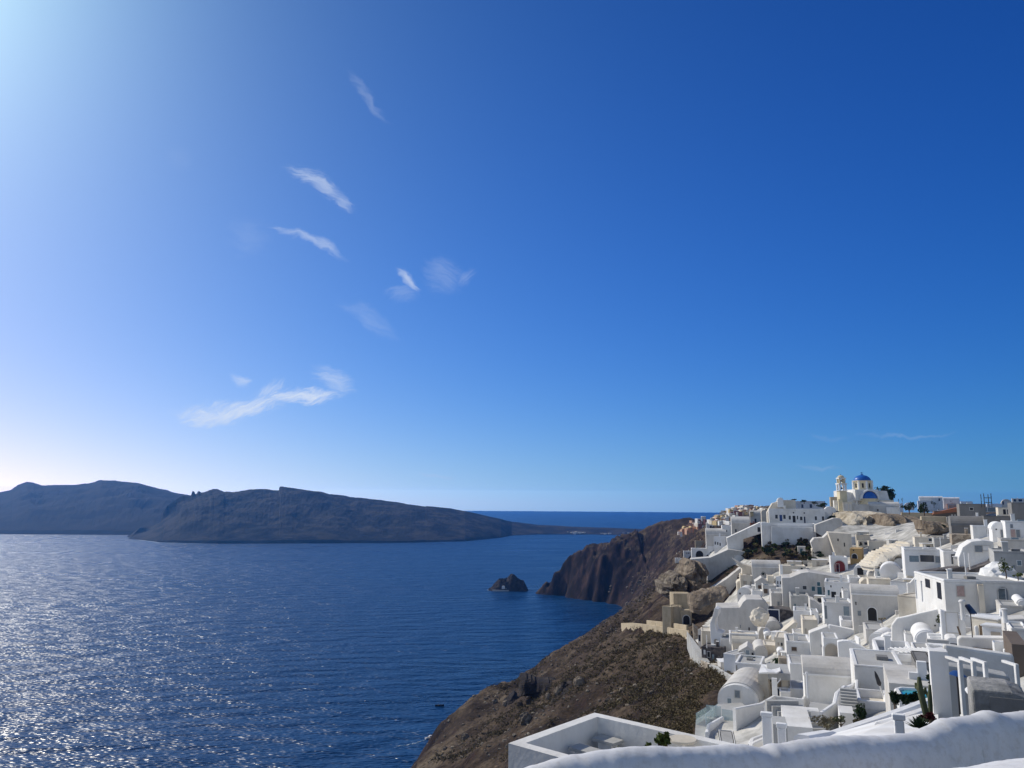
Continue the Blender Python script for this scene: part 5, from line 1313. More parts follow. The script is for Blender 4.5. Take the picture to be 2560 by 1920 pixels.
# ---------------------------------------------------------------- planting
T_ = [
 (2214, 1262, 50, 48, 'dark', 'big dark pine behind the right arm of the church', 'tree', 'pine_tree', 312, .05, 1500),
 (2231, 1262, 18, 36, 'dark', 'narrow dark cypress at the right end of the church', 'tree', 'cypress_tree', 306, .05, 600),
 (2273, 1282, 34, 26, 'dark', 'round dark tree left of the two windowed house', 'tree', 'round_tree', 235, .15, 360),
 (2311, 1288, 36, 32, 'dark', 'bigger round dark tree in front of the two windowed house', 'tree', 'round_tree', 230, .15, 400),
 (2335, 1266, 14, 14, 'dark', 'small dark shrub right of the round trees', 'bush', 'bush', 232, 0, 160),
 (2247, 1256, 7, 10, 'dark', 'left tiny cone shaped tree on the skyline', 'tree', 'conifer', 330, .1, 90),
 (2256, 1256, 8, 13, 'dark', 'right tiny cone shaped tree on the skyline', 'tree', 'conifer', 330, .1, 90),
 (2355, 1581, 30, 44, 'olive', 'small round olive tree on a roof terrace', 'tree', 'olive_tree', None, .35, 420),
 (2281, 1430, 36, 26, 'red', 'burgundy leaved bush beside the modern white house', 'bush', 'bush', None, 0, 380),
 (2515, 1435, 34, 40, 'fresh', 'yellow green climbing plant on the greenish house', 'bush', 'climbing_plant', 88, 0, 380),
 (2545, 1445, 26, 14, 'fresh', 'clipped green hedge at the right edge', 'bush', 'hedge', 85, 0, 240),
 (2150, 1562, 26, 14, 'dark', 'low dark shrub in the white planting bed', 'bush', 'bush', 118, 0, 220),
 (2143, 1551, 16, 8, 'dark', 'small dark shrub behind the white planting bed', 'bush', 'bush', 122, 0, 140),
 (1984, 1626, 13, 15, 'olive', 'potted bush in the niche of the tower house', 'bush', 'potted_bush', None, 0, 160),
 (2468, 1512, 16, 44, 'olive', 'thin climbing vine beside the cream pilaster', 'bush', 'vine', None, 0, 240),
 (1913, 1443, 26, 18, 'dark', 'dark shrub in front of the right end of the garden', 'bush', 'bush', None, 0, 200),
 (2078, 1299, 30, 12, 'dark', 'dark flat shrub right of the long house', 'bush', 'bush', 262, 0, 240),
 (2060, 1268, 34, 12, 'dark', 'wide dark shrub at the skyline right of the upper storey', 'bush', 'bush', 285, 0, 240),
 (2010, 1256, 26, 7, 'dark', 'low dark hedge on the roof of the long house', 'bush', 'hedge', 274, 0, 160),
 (2035, 1260, 22, 6, 'dark', 'thin dark hedge right of the roof hedge', 'bush', 'hedge', 276, 0, 160),
 (1985, 1252, 22, 5, 'dark', 'thinnest dark hedge at the left of the roof hedge', 'bush', 'hedge', 274, 0, 120),
 (1868, 1343, 16, 10, 'dark', 'green bush under the diagonal stair wall', 'bush', 'bush', None, 0, 160),
 (2205, 1555, 22, 14, 'dry', 'dry reddish plant by the wavy wall', 'bush', 'bush', 112, 0, 120),
]
for (px, py, w, h_, m_, lb, ct, nm, Y, tk, n) in T_:
    bush(px, py, w, h_, m_, lb, ct, nm, Y, tk, n)
# dark garden under the long house: individual shrubs
rng = random.Random(5)
gl = {'dark': 'dark green shrub in the garden slope below the long house', 'scrub': 'dry brown shrub in the garden slope below the long house', 'fresh': 'light green shrub in the garden slope below the long house'}
for k in range(105):
    u = rng.uniform(830, 1830); v = rng.uniform(800, 1180)
    if v > 1180 - max(0, 1000 - u) * .5 and u < 1000: v -= 120
    a, b = RC(1, u, v); m_ = rng.choice(['dark', 'dark', 'scrub', 'scrub', 'fresh'])
    g_ = gl[m_].replace('garden slope', ('left' if u < 1160 else 'middle' if u < 1500 else 'right') + (' upper' if v < 960 else ' lower') + ' garden slope')
    bush(a, b + 3, rng.uniform(14, 30), rng.uniform(9, 17), m_, g_, 'bush', 'bush', None, 0, 170, g_.replace('shrub', 'shrubs'), 1.5, -1)
for k in range(9):
    u, v = rng.uniform(360, 760), rng.uniform(1230, 1470)
    if v < 1480 - (u - 340) * .62 - 40: continue
    a, b = RC(1, u, v); bush(a, b, rng.uniform(12, 20), rng.uniform(7, 12), 'dark', 'dark shrub in the hollow beside the smooth plaster ramp', 'bush', 'bush', 240, 0, 150, 'shrubs in the dark hollow')

def palm(px, py, hpx, rpx, label, n=26, Y=None):
    Y = Y or GY(px, py); A = P(px, py, Y); o = thing('palm_tree', A, label, 'palm tree'); s = Y / F
    hh = hpx * s; r = rpx * s
    v_, f_ = tube([(0, 0, -1), (.05, 0, hh * .5), (0, 0, hh)], [.22, .17, .19], 8); mk('trunk', v_, f_, MAT['wood'], o)
    rng = random.Random(int(px)); V_, F_ = [], []
    for k in range(n):
        a = 2 * math.pi * k / n * 2.4; el = rng.uniform(-.35, 1.1); L2 = r * rng.uniform(.8, 1.1)
        d = Vector((math.cos(a), math.sin(a), 0)); side = Vector((-d.y, d.x, 0))
        prev = None
        for t_ in range(7):
            q = t_ / 6; p = d * L2 * q * math.cos(el * (1 - q * .4)) + Vector((0, 0, hh + L2 * (math.sin(el) * q - .75 * q * q)))
            w_ = L2 * .17 * math.sin(math.pi * (q * .92 + .08)) + .02
            i0 = len(V_); V_ += [tuple(p - side * w_ + Vector((0, 0, -w_ * .4))), tuple(p), tuple(p + side * w_ + Vector((0, 0, -w_ * .4)))]
            if prev is not None: F_ += [(prev, prev + 1, i0 + 1, i0), (prev + 1, prev + 2, i0 + 2, i0 + 1)]
            prev = i0
    mk('crown', V_, F_, LEAF['dark'], o)
palm(RC(3, 1445, 1000)[0], RC(3, 0, 1010)[1], 26, 21, 'larger palm beside the sunlit white house fronts')
palm(RC(3, 1760, 960)[0], RC(3, 0, 965)[1], 17, 14, 'smaller palm right of the cream sail')
palm(RC(1, 1600, 0)[0], RC(1, 0, 780)[1], 14, 9, 'bare looking palm by the terrace under the long house', 18)

# prickly cactus on the bank
for k, (u, v) in enumerate([(1100, 770), (1190, 715), (1280, 690)]):
    a, b = RC(2, u, v)
    bush(a, b, 20, 9, 'dark', ['leftmost low cactus clump on the rubble bank', 'middle low cactus clump on the rubble bank', 'rightmost low cactus clump on the rubble bank'][k], 'cactus', 'cactus_clump', 198, 0, 120, None, 1.6)

# low plaster walls, outhouses and pots filling the village
rng = random.Random(77)
zones = [(2120, 2400, 1328, 1412, 30, 'on the pale slope under the church rock'), (1960, 2125, 1385, 1425, 12, 'beside the red arched doorway'), (1850, 2060, 1440, 1530, 22, 'around the teal door house'),
         (1800, 2060, 1540, 1690, 26, 'in the lower left village'), (2060, 2330, 1440, 1560, 22, 'in the middle of the village'), (2080, 2540, 1560, 1690, 26, 'in the lower right village'), (2330, 2555, 1400, 1500, 12, 'at the right edge of the village')]
for (xa, xb, ya, yb, nn_, pl_) in zones:
    for k in range(nn_):
        px, py = rng.uniform(xa, xb), rng.uniform(ya, yb)
        y = GY(px, py); w = rng.uniform(2.2, 6) * (1 if y > 80 else .6); a = rng.uniform(-45, 20)
        A = P(px, py, y); q_ = rng.random(); c_ = rng.choice('CWGWV' if px > 2050 and py > 1440 else 'CWGC')
        tone = {'C': 'cream', 'W': 'white', 'G': 'grey', 'V': 'bright white'}[c_]
        if q_ < .5:
            o = thing('garden_wall', A, 'low %s plaster wall %s' % (tone, pl_), 'wall', 'low %s walls %s' % (tone, pl_), R(a - 20))
            boxm('wall', 0, w, 0, .35, -3, rng.uniform(.7, 1.3), MAT[c_], o, .06)
        elif q_ < .78:
            o = thing('outhouse', A, 'small plain %s outhouse %s' % (tone, pl_), 'outhouse', 'plain %s outhouses %s' % (tone, pl_), R(a - 20)); hh = rng.uniform(1.7, 2.4); w *= .7
            boxm('wall', 0, w, 0, w * .7, -3, hh, MAT[c_], o, .06); boxm('door', w * .3, w * .3 + .7, -.04, .1, 0, min(1.6, hh * .8), MAT[rng.choice(['wood', 'dark', 'tan', 'teal'])], o)
            boxm('roof', -.1, w + .1, -.1, w * .7 + .1, hh + .002, hh + .12, MAT['V'], o)
        elif q_ < .9:
            o = thing('stairs', A, 'short flight of %s steps %s' % (tone, pl_), 'stairs', 'short %s stairs %s' % (tone, pl_), R(a))
            for j in range(7): boxm('step', 0, 1.2, .3 * j, .3 * j + .32, -2.5, .2 * (j + 1), MAT[c_], o)
            boxm('parapet', 1.2, 1.4, 0, 2.1, -2.5, 2.0, MAT['V'], o, .04)
        else:
            o = thing('flower_pot', A, 'potted green plant %s' % pl_, 'flower pot', 'potted plants %s' % pl_)
            s_ = 1.0 if y > 80 else .6
            v_, f_ = lathe([(.28 * s_, -.3), (.4 * s_, .5 * s_), (.45 * s_, .55 * s_)], 12); mk('pot', v_, f_, MAT[rng.choice('RVW')], o)
            V_, F_ = [], []; crown(V_, F_, (0, 0, 1.0 * s_), .6 * s_, 90, .14 * s_, rng); mk('foliage', V_, F_, LEAF[rng.choice(['fresh', 'dark', 'olive'])], o)
# railing along the roof edge of the pale railing house
rh = [v for v in ALL if v[0]['label'].startswith('square pale house with two windows')][0]
for k in range(15):
    x_ = rh[2] * k / 14; v_, f_ = tube([(x_, .1, rh[4]), (x_, .1, rh[4] + .8)], .05, 5); mk('railing_post', v_, f_, MAT['V'], rh[0])
boxm('railing', 0, rh[2], .05, .16, rh[4] + .8, rh[4] + .9, MAT['V'], rh[0])
# ---------------------------------------------------------------- near terraces (zoom regions 3, 6, 7)
gm, gt, gb = node_mat('clear_balustrade_glass')
gb.inputs['Base Color'].default_value = (.55, .68, .68, 1); gb.inputs['Alpha'].default_value = .38; gb.inputs['Roughness'].default_value = .05
MAT['bglass'] = gm
# big barrel vaulted house at the lower left
vh = B(3,1000,1168,1520,1450,9,'vault','W','lowest large barrel vaulted house with a glass railed terrace',[(1230,1240,1292,1330,'grey'),(1130,1350,1180,1420,'glass')],base=5,yaw=-12,inset=.8,roofm='G',Y=84)
dk, z1 = deck('terrace', 'grey tiled lower terrace with a glass balustrade', 'terrace', 3, [(720,1640),(850,1555),(1000,1440),(1300,1420),(1380,1480),(1560,1540),(1620,1590),(1530,1800),(1440,1960),(700,1900)], 76, 'F', 4)
for i, (pa, pb) in enumerate([((850, 1450), (1040, 1470)), ((1050, 1500), (1220, 1530)), ((1220, 1480), (1370, 1500)), ((720, 1560), (850, 1480)), ((845, 1565), (990, 1440)), ((845, 1570), (850, 1700))]):
    wallpath('', '', '', 3, [pa, pb], 1.0, .04, 'bglass', z=z1 + 1.0, par=dk, part='glass_panel')
wallpath('terrace_wall', 'white angular parapet behind the grey tiled lower terrace', 'wall', 6, [(-90,740),(320,660),(520,545),(960,595),(1020,510)], 3.2, .35, 'W', z=z1 + 2.3)
wallpath('terrace_wall', 'low white wall corner in the middle of the tiled terrace', 'wall', 3, [(860,1800),(880,1700),(1060,1600)], 1.0, .3, 'V', z=z1 + .6)
B(6,-300,1270,-60,1450,3,'flat','W','small white box at the lower edge of the tiled terrace',base=3,Y=52,rim=.1)
wallpath('terrace_wall', 'white wall enclosing the sunken stair left of the tall pillar', 'wall', 6, [(150,1290),(190,1200),(380,1130)], 3, .3, 'V', Ys=[52,53,54])
wallpath('terrace_wall', 'lower white kerb of the sunken stair', 'wall', 6, [(155,1330),(180,1270),(385,1180)], 3, .3, 'W', Ys=[50,51,52])
st = thing('stairs', P(*RC(6, 420, 840), 56), 'short white stairs going down beside the tall pillar', 'stairs')
for k in range(6): boxm('step', .25 * k, 2.2 + .25 * k, -.4 * k, -.4 * k + .42, -3, .9 - .25 * k, MAT['F'], st)
d2, z2 = deck('terrace', 'upper grey terrace with cream floor behind the two pillars', 'terrace', 6, [(520,1000),(720,745),(1230,805),(1560,840),(1560,930),(1100,1075)], 57, 'F', 4)
wallpath('terrace_wall', 'white parapet turning around the upper grey terrace', 'wall', 6, [(520,985),(720,738),(1235,800),(1370,740),(1460,690),(1540,695)], 4.2, .34, 'W', z=z2 + .75)
wallpath('terrace_wall', 'long white ledge behind the upper grey terrace', 'wall', 6, [(450,705),(500,690),(1000,735),(1200,750)], 3.5, .9, 'W', z=z2 + .9)
d3, z3 = deck('terrace', 'small bright paved corner below the large barrel roof', 'terrace', 6, [(1060,720),(1080,640),(1240,660),(1400,690),(1230,790)], 62, 'F', 4)
wallpath('stair_wall', 'curvy white wall climbing beside the steps', 'wall', 6, [(1240,800),(1450,655),(1470,560),(1485,490),(1600,392),(1650,402),(1720,370),(1785,305)], 3.5, .3, 'V', Ys=[57,59,61,62,64,65,66,67])
st = thing('stairs', P(*RC(6, 1560, 830), 56), 'grey flight of steps between curved white walls', 'stairs', None, R(-22))
for k in range(9): boxm('step', 0, 1.1, .38 * k, .38 * k + .42, -3, .13 * k, MAT['F'], st)
wallpath('stair_wall', 'slim white outer wall of the grey flight of steps', 'wall', 6, [(1750,870),(1775,630),(1795,300)], 3, .25, 'V', Ys=[55,60,66])
B(6,1535,805,1760,880,2,'flat','V','cream threshold block at the foot of the steps',base=3,Y=54,rim=0,name='threshold',cat='step')
B(6,1820,615,2330,760,4,'terrace','W','round cornered white planter box in front of the navy recess',base=3,rim=.6,Y=58,roofm='C')
# pergola clutter below the palms
B(6,440,190,775,282,5,'flat','F','flat grey concrete canopy right of the stone pillar',base=.1,rim=0,Y=84,name='canopy',cat='canopy')
B(6,455,280,775,560,4,'flat','S','stone walled yard under the concrete canopy',[(470,290,500,330,'dark'),(655,285,745,390,'C'),(540,425,770,560,'navy')],base=3,rim=.1,Y=86)
wallpath('frame', 'thin white diagonal pole frame in the stone yard', 'frame', 6, [(530,390),(620,285)], .15, .12, 'V', Ys=[82,82])
B(6,500,280,520,560,.3,'flat','V','thin white post at the stone yard',base=1,rim=0,Y=81,name='post',cat='post')
B(6,620,470,775,525,1.5,'flat','W','pale tub in the stone yard',base=.6,rim=.2,Y=81,name='tub',cat='tub')
sl = thing('sun_sail', P(*RC(6, 310, 190), 84), 'cream sun sail stretched below the palms', 'sun sail')
q = [P(*RC(6, u, v), y) - sl.location for u, v, y in ((285,195,82),(330,62,90),(450,75,90),(605,85,88),(625,160,84),(560,195,83),(430,185,82))]
n = len(q); mk('cloth', [tuple(v) for v in q] + [tuple(v + Vector((0, 0, -.12))) for v in q], [tuple(range(n)), tuple(range(2 * n - 1, n - 1, -1))] + [(i, i + n, (i + 1) % n + n, (i + 1) % n) for i in range(n)], MAT['V'], sl)
B(6,278,180,435,355,4,'flat','C','pinkish cream lit wall under the sun sail',base=3,rim=0,Y=86,yaw=-20)

# two white pillars beside the parapet
def pillar(rg, u0, v0, u1, v1, Y, label, rot=-20):
    a, b = RC(rg, u0, v1); a2, _ = RC(rg, u1, v1); _, t_ = RC(rg, u0, v0)
    A = P((a + a2) / 2, b, Y); w = (a2 - a) / F * Y; h_ = P(a, t_, Y).z - A.z
    o = thing('pillar', A, label, 'pillar', None, R(rot))
    boxm('post', -w / 2, w / 2, -w * .35, w * .35, -3, h_ - .12, MAT['V'], o, .03); boxm('cap', -w / 2 - .03, w / 2 + .03, -w * .38, w * .38, h_ - .117, h_, MAT['V'], o, .02)
    return o
pillar(6,365,800,500,1400,24,'taller white square pillar standing behind the parapet')
pillar(6,595,968,708,1330,22,'shorter white square pillar right of the taller one')
pillar(7,240,828,372,1190,17,'short white pillar post in front of the long ramp wall')
B(6,520,985,640,1310,1.2,'flat','F','narrow grey wall end between the two white pillars',base=3,rim=0,Y=30)
B(6,700,1010,1130,1300,5,'flat','W','shaded wall dropping from the upper grey terrace',base=3,rim=0,Y=48)
# long ramp walls
z = None
wallpath('ramp_wall', 'long white wall sloping up to the right behind the parapet', 'wall', 6, [(1400,1115),(1700,1010),(2212,842)], 5, .4, 'V', Ys=[25,26,28], )
rw = wallpath('ramp_wall', 'upper end of the sloping white wall meeting the tall tower', 'wall', 7, [(20,852),(300,760),(640,632),(870,560)], 5, .4, 'V', Ys=[28,29,30,31])
rm = thing('ramp', P(*RC(6, 960, 1230), 20), 'smooth white sloping roof below the long ramp wall', 'roof')
q = [P(*RC(r, u, v), y) - rm.location for r, u, v, y in ((6,1000,1290,20),(6,1360,1150,24),(6,2212,905,27),(7,640,740,29),(7,890,680,30),(7,900,1060,20),(7,0,1260,17),(6,1500,1290,17))]
n = len(q); mk('slab', [tuple(v) for v in q] + [tuple(v + Vector((0, 0, -3))) for v in q], [tuple(range(n))] + [(i, i + n, (i + 1) % n + n, (i + 1) % n) for i in range(n)], MAT['V'], rm)
wallpath('ramp_kerb', 'slim white kerb line running along the sloping roof', 'wall', 6, [(960,1150),(1360,1082),(1420,1112)], 3, .45, 'V', Ys=[21,24,25])
wallpath('ramp_kerb', 'second slim kerb on the sloping roof right of the short pillar', 'wall', 7, [(0,960),(300,880),(660,745)], 1, .3, 'V', Ys=[23,24.5,27])
# tall tower and the walls right of it
tw = B(7,842,-140,1060,1000,.6,'flat','V','tall slim white tower rising above the parapet',base=5,rim=0,Y=25)
boxm('band', -.05, ALL[-1][2] + .05, -.06, .1, 2.45, 2.55, MAT['G'], tw)
B(7,1000,-240,2080,170,.5,'mass','W','wide shaded wall right of the tall tower',outline=[(1000,170),(1000,-240),(2080,-160),(2080,170)],base=6,Y=36,rim=0)
B(7,1040,100,2030,640,1,'mass','F','pale lower wall with a sunny panel behind the slim posts',outline=[(1040,640),(1040,75),(1380,95),(2030,165),(2030,640)],base=4,Y=34)
for (u0, v0, u1, v1, Y, lb) in [(1192,40,1245,900,24,'leftmost slim white pergola post right of the tower'),(1378,55,1440,760,25,'second slim white pergola post'),(1550,65,1610,640,26,'third slim white pergola post behind the white cushions'),(2022,98,2075,460,27,'rightmost slim white pergola post')]:
    a0, b0 = RC(7, u0, v0); a1, b1 = RC(7, u1 + 50, v1); pb_ = P(a1, b1, Y); pt_ = P((a0 + RC(7, u1, 0)[0]) / 2, b0, Y)
    o = thing('pergola_post', pb_, lb, 'post'); w = .12
    boxm('post', -w / 2, w / 2, -w / 2, w / 2, -1, pt_.z - pb_.z, MAT['V'], o, .02); boxm('foot', -w * .7, w * .7, -w * .7, w * .7, -1, .1, MAT['V'], o, .02)
    boxm('arm', -w * .45, w * .45, -w / 2, .7, pt_.z - pb_.z, pt_.z - pb_.z + .08, MAT['V'], o)
M_CONC = noise_mat('rough_concrete', [(.3, (.10, .10, .10)), (.5, (.24, .24, .235)), (.7, (.38, .37, .36))], 1.1, .95, 9, .7, .08, 6)
MAT['X'] = M_CONC
B(7,1440,440,2330,960,1.6,'mass','X','rough grey concrete block with a dark recess at the right edge',[(1725,530,2240,900,'D')],outline=[(1440,960),(1448,470),(1480,450),(1560,440),(2080,440),(2330,520),(2330,960)],base=2,Y=18.5,name='concrete_block',cat='concrete block')
# white canopies
def cloth(label, rg, pts, Y, sag=.5, mat='V', name='sunshade'):
    q = [P(*RC(rg, u, v), Y + dy) for u, v, dy in pts]; c = sum(q, Vector()) / len(q) + Vector((0, 0, sag))
    o = thing(name, q[0], label, name.replace('_', ' ')); n = len(q); V_ = [tuple(c - o.location)]; F_ = []
    for i in range(n): V_.append(tuple(q[i] - o.location))
    for i in range(n): V_.append(tuple((q[i] + c) / 2 + Vector((0, 0, sag * .35)) - o.location))
    for i in range(n):
        j = (i + 1) % n; F_ += [(0, 1 + n + i, 1 + n + j), (1 + n + i, 1 + i, 1 + j, 1 + n + j)]
    mk('cloth', V_, F_, MAT[mat], o, smooth=True)
    v_, f_ = tube([tuple(c - o.location), tuple(c - o.location - Vector((0, 0, 2.4)))], .04, 6); mk('pole', v_, f_, MAT['metal'], o)
cloth('white fabric sunshade with pointed corners behind the posts', 7, [(1290,450,0),(1420,615,-1),(1700,520,-1),(1900,440,0),(1560,340,1.5),(1400,360,1)], 26, .15)
cloth('second white fabric sunshade right of the first', 7, [(1600,430,0),(1900,430,0),(1800,380,1),(1660,320,1)], 27, .2)
cloth('blue cloth shape standing in for a shade patch right of the tower', 7, [(1040,215,0),(1080,180,1),(1250,190,1),(1350,270,0),(1200,260,-.8)], 29, .12, 'blue', 'parasol')  # cloth added for a patch of blue shade, parasol form invented
# folded parasol
p0 = P(*RC(6, 2230, 620), 60); p1 = P(*RC(6, 2070, 170), 60)
um = thing('folded_parasol', p0, 'folded dark parasol on a leaning white pole', 'parasol')
v_, f_ = tube([(0, 0, 0), tuple((p1 - p0) * .55)], .06, 6); mk('pole', v_, f_, MAT['V'], um)
v_, f_ = tube([tuple((p1 - p0) * .5), tuple((p1 - p0) * .58), tuple((p1 - p0) * .85), tuple((p1 - p0))], [.08, .17, .12, .03], 8); mk('canopy', v_, f_, MAT['metal'], um)
# pool
pool = B(7,150,350,880,560,6,'flat','G','raised block around the turquoise pool',base=3,rim=0,Y=46)
dp, zp = deck('pool', 'turquoise plunge pool with a white rim', 'pool', 7, [(325,535),(320,425),(620,440),(860,470),(860,560)], 42, 'pool', .4, 'water')
wallpath('', '', '', 7, [(255,435),(330,415),(620,432),(860,460)], .5, .25, 'V', z=zp + .12, par=dp, part='rim')
wallpath('', '', '', 7, [(255,435),(325,545),(600,560)], .8, .25, 'V', z=zp + .12, par=dp, part='rim')
B(7,575,20,850,420,4,'flat','D','dark walled recess with leaning poles left of the tower',base=3,rim=.1,Y=50)
B(7,580,25,632,255,.4,'flat','V','slim white door post left of the dark recess',base=1,rim=0,Y=47,name='post',cat='post')
B(7,455,190,485,375,.3,'flat','V','thin white bollard behind the pool',base=1,rim=0,Y=47,name='post',cat='post')
for (u, v, w, h_, m_, lb, Y) in [(225,720,34,42,'dark','dark green bush left of the turquoise pool',36),(400,700,34,32,'dark','dark green bush in front of the turquoise pool',35),(540,660,32,26,'dark','dark green bush right of the middle pool bush',35),
        (800,400,22,36,'dark','tall dark green shrub beside the tower',45),(1860-2200+0,0,0,0,'dark','',0)]:
    if lb: a, b = RC(7, u, v); bush(a, b, w, h_, m_, lb, 'bush', 'bush', Y, 0, 420, None, 1.0)
bush(*RC(6, 1855, 960), 30, 50, 'dark', 'tall dark green bush at the corner of the steps', 'bush', 'bush', 46, 0, 500)
bush(*RC(6, 1330, 1080), 80, 36, 'dry', 'large dry silvery shrub above the ramp', 'bush', 'bush', 38, 0, 650, None, .55)
bush(*RC(6, 1550, 1030), 44, 26, 'olive', 'smaller grey green shrub right of the dry one', 'bush', 'bush', 38, 0, 380, None, .6)
bush(*RC(6, 1800, 1000), 30, 14, 'scrub', 'low brown plant along the ramp wall top', 'bush', 'bush', 36, 0, 200)
# cacti
def cactus(rg, base, segs, Y, label):
    A = P(*RC(rg, *base), Y); o = thing('column_cactus', A, label, 'cactus')
    for k, (pts, r_) in enumerate(segs):
        q = [tuple(P(*RC(rg, *p), Y + .15 * k) - A) for p in pts]
        v_, f_ = tube(q, [r_] * (len(q) - 1) + [r_ * .5], 10); mk('trunk' if k == 0 else 'arm', v_, f_, LEAF['olive'], o)
cactus(7, (730, 930), [([(735,940),(690,760),(650,600),(610,430),(600,260)], .066), ([(620,480),(560,420),(545,350)], .04), ([(640,560),(690,470),(700,420)], .04)], 17.5, 'tall branching column cactus left of the white tower')
cactus(7, (775, 900), [([(780,920),(775,700),(765,560),(765,380)], .05), ([(770,600),(720,520),(700,460)], .033)], 18.5, 'thinner column cactus beside the tall one')
ag = thing('agave', P(*RC(7, 610, 1050), 14.5), 'spiky dark green agave rosette at the foot of the cacti', 'agave')
V_, F_ = [], []; rng = random.Random(3)
for k in range(46):
    a = k * 2.4; el = R(10 + 70 * (k / 46)); L2 = .27 * (1 - .25 * k / 46)
    d = Vector((math.cos(a) * math.cos(el), math.sin(a) * math.cos(el), math.sin(el))); s = Vector((-math.sin(a), math.cos(a), 0)) * .022; up = Vector((0, 0, .014))
    i0 = len(V_); V_ += [tuple(-s), tuple(up), tuple(s), tuple(d * L2 * .5 - s * 1.3), tuple(d * L2 * .5 - up), tuple(d * L2 * .5 + s * 1.3), tuple(d * L2)]
    F_ += [(i0, i0 + 1, i0 + 4, i0 + 3), (i0 + 1, i0 + 2, i0 + 5, i0 + 4), (i0 + 3, i0 + 4, i0 + 6), (i0 + 4, i0 + 5, i0 + 6)]
mk('leaves', V_, F_, LEAF['dark'], ag)
for k, (u, v) in enumerate([(640, 880), (780, 850), (840, 930)]):
    a, b = RC(7, u, v); bush(a, b + 8, 12, 10, 'red', ['small reddish succulent left of the cactus foot', 'small reddish succulent between cactus and tower', 'small reddish succulent at the tower foot'][k], 'plant', 'succulent', 16.5, 0, 60)
# chimneys and small roof pieces
def chimney(rg, u0, v0, u1, v1, label, Y=None, mat='V'):
    a0, b1 = RC(rg, u0, v1); a1, b0 = RC(rg, u1, v0)
    Y = Y or GY((a0 + a1) / 2, b1); A = P((a0 + a1) / 2, b1, Y); w = (a1 - a0) / F * Y / 2; h_ = P(a0, b0, Y).z - A.z
    o = thing('chimney', A, label, 'chimney'); v_, f_ = lathe([(w * .72, -.6), (w * .72, h_ * .8)], 14); mk('stack', v_, f_, MAT[mat], o, False)
    v_, f_ = lathe([(w, h_ * .8), (w, h_ * .9), (w * .6, h_)], 14); mk('cap', v_, f_, MAT[mat], o, False)
chimney(5, 1225, 610, 1320, 800, 'white round chimney left of the dark canopy', 62)
chimney(5, 1868, 740, 1960, 835, 'squat white chimney below the framed arched door', 60)
chimney(5, 1050, 130, 1115, 190, 'little white chimney on the wide white house', 88)
chimney(4, 1735, 1440, 1860, 1530, 'white round pot holding a dry plant', 84)
bush(*RC(4, 1800, 1450), 24, 15, 'scrub', 'brown dry plant in the white round pot', 'plant', 'potted_plant', 84, 0, 200)
cloth('black folded canopy beside the white round chimney', 5, [(1290,690,0),(1370,680,1),(1500,830,0),(1380,830,-1)], 63, .25, 'metal', 'canopy')
boulder('roof_cowl', 'white lumpy cowl on the roof of the wide white house', P(*RC(5, 1840, 250), 92), 1.9, MAT['V'], 2.2, (1, 1, .75), freq=.9)['category'] = 'cowl'
v5 = thing('sculpture_post', P(*RC(5, 1250, 1150), 66), 'leaning brown wooden pole beside the gate wall', 'post')
v_, f_ = tube([(0, 0, -.3), tuple(P(*RC(5, 1190, 1020), 66) - P(*RC(5, 1250, 1150), 66))], .07, 6); mk('pole', v_, f_, MAT['wood'], v5)
pg = thing('roof_pergola', P(*RC(5, 330, 1420), 60), 'white slatted pergola lying over the sunken roof terrace', 'pergola')
for k in range(9): boxm('slat', .35 * k, .35 * k + .1, -.2 - .0 * k, 1.8, 0, .08, MAT['V'], pg)
for y_ in (0, 1.6): boxm('beam', -.2, 3.1, y_, y_ + .12, -.1, -.004, MAT['V'], pg)
# flag poles / thin white posts
for (rg, u, v0, v1, Y, lb) in [(5,1320,-90,190,90,'thin white flag pole on the wide white house'),(2,1515,1060,1225,100,'thin white pole in front of the stair house'),(2,1460,1050,1250,101,'second thin white pole left of the first'),
        (5,560,320,545,80,'left thin white post in the roofless court'),(5,650,340,590,79,'right thin white post in the roofless court'),(2,1140,850,945,150,'short pole on the low grey shed'),(6,1040,210,520,58,'drain pipe on the large near house'),
        (3,860,560,700,150,'thin pole by the cream back wall'),(2,1750,740,815,115,'thin post by the bluish white house'),(4,1290,1340,1520,100,'thin white pipe beside the beige arch')]:
    a, b = RC(rg, u, v1); A = P(a, b, Y); h_ = P(a, RC(rg, u, v0)[1], Y).z - A.z
    o = thing('pole', A, lb, 'pole'); v_, f_ = tube([(0, 0, -.3), (0, 0, h_)], .07, 6); mk('shaft', v_, f_, MAT['V'], o); v_, f_ = tube([(0, 0, h_), (0, 0, h_ + .12)], .1, 6); mk('knob', v_, f_, MAT['V'], o)

# ---------------------------------------------------------------- roof terrace with benches
ZT = H - 8.0
c = [PZ(1271, 1858, ZT), PZ(1486, 1781.5, ZT), PZ(1880, 1869, ZT)]
c.append(c[0] + c[2] - c[1])
rt = thing('roof_terrace', c[0], 'open white walled roof terrace with benches below the parapet', 'terrace')
c = [p - rt.location for p in c]
e1 = (c[1] - c[0]).normalized(); e2 = (c[2] - c[1]).normalized(); tk = .42
inn = [c[0] + e1 * tk + e2 * tk, c[1] - e1 * tk + e2 * tk, c[2] - e1 * tk - e2 * tk, c[3] + e1 * tk - e2 * tk]
V_ = [tuple(p) for p in c] + [tuple(p) for p in inn] + [tuple(p + Vector((0, 0, -9))) for p in c] + [tuple(p + Vector((0, 0, -1.15))) for p in inn]
F_ = []
for i in range(4):
    j = (i + 1) % 4; F_ += [(i, j, 4 + j, 4 + i), (i, 8 + i, 8 + j, j), (4 + i, 4 + j, 12 + j, 12 + i)]
mk('wall', V_, F_, MAT['W'], rt)
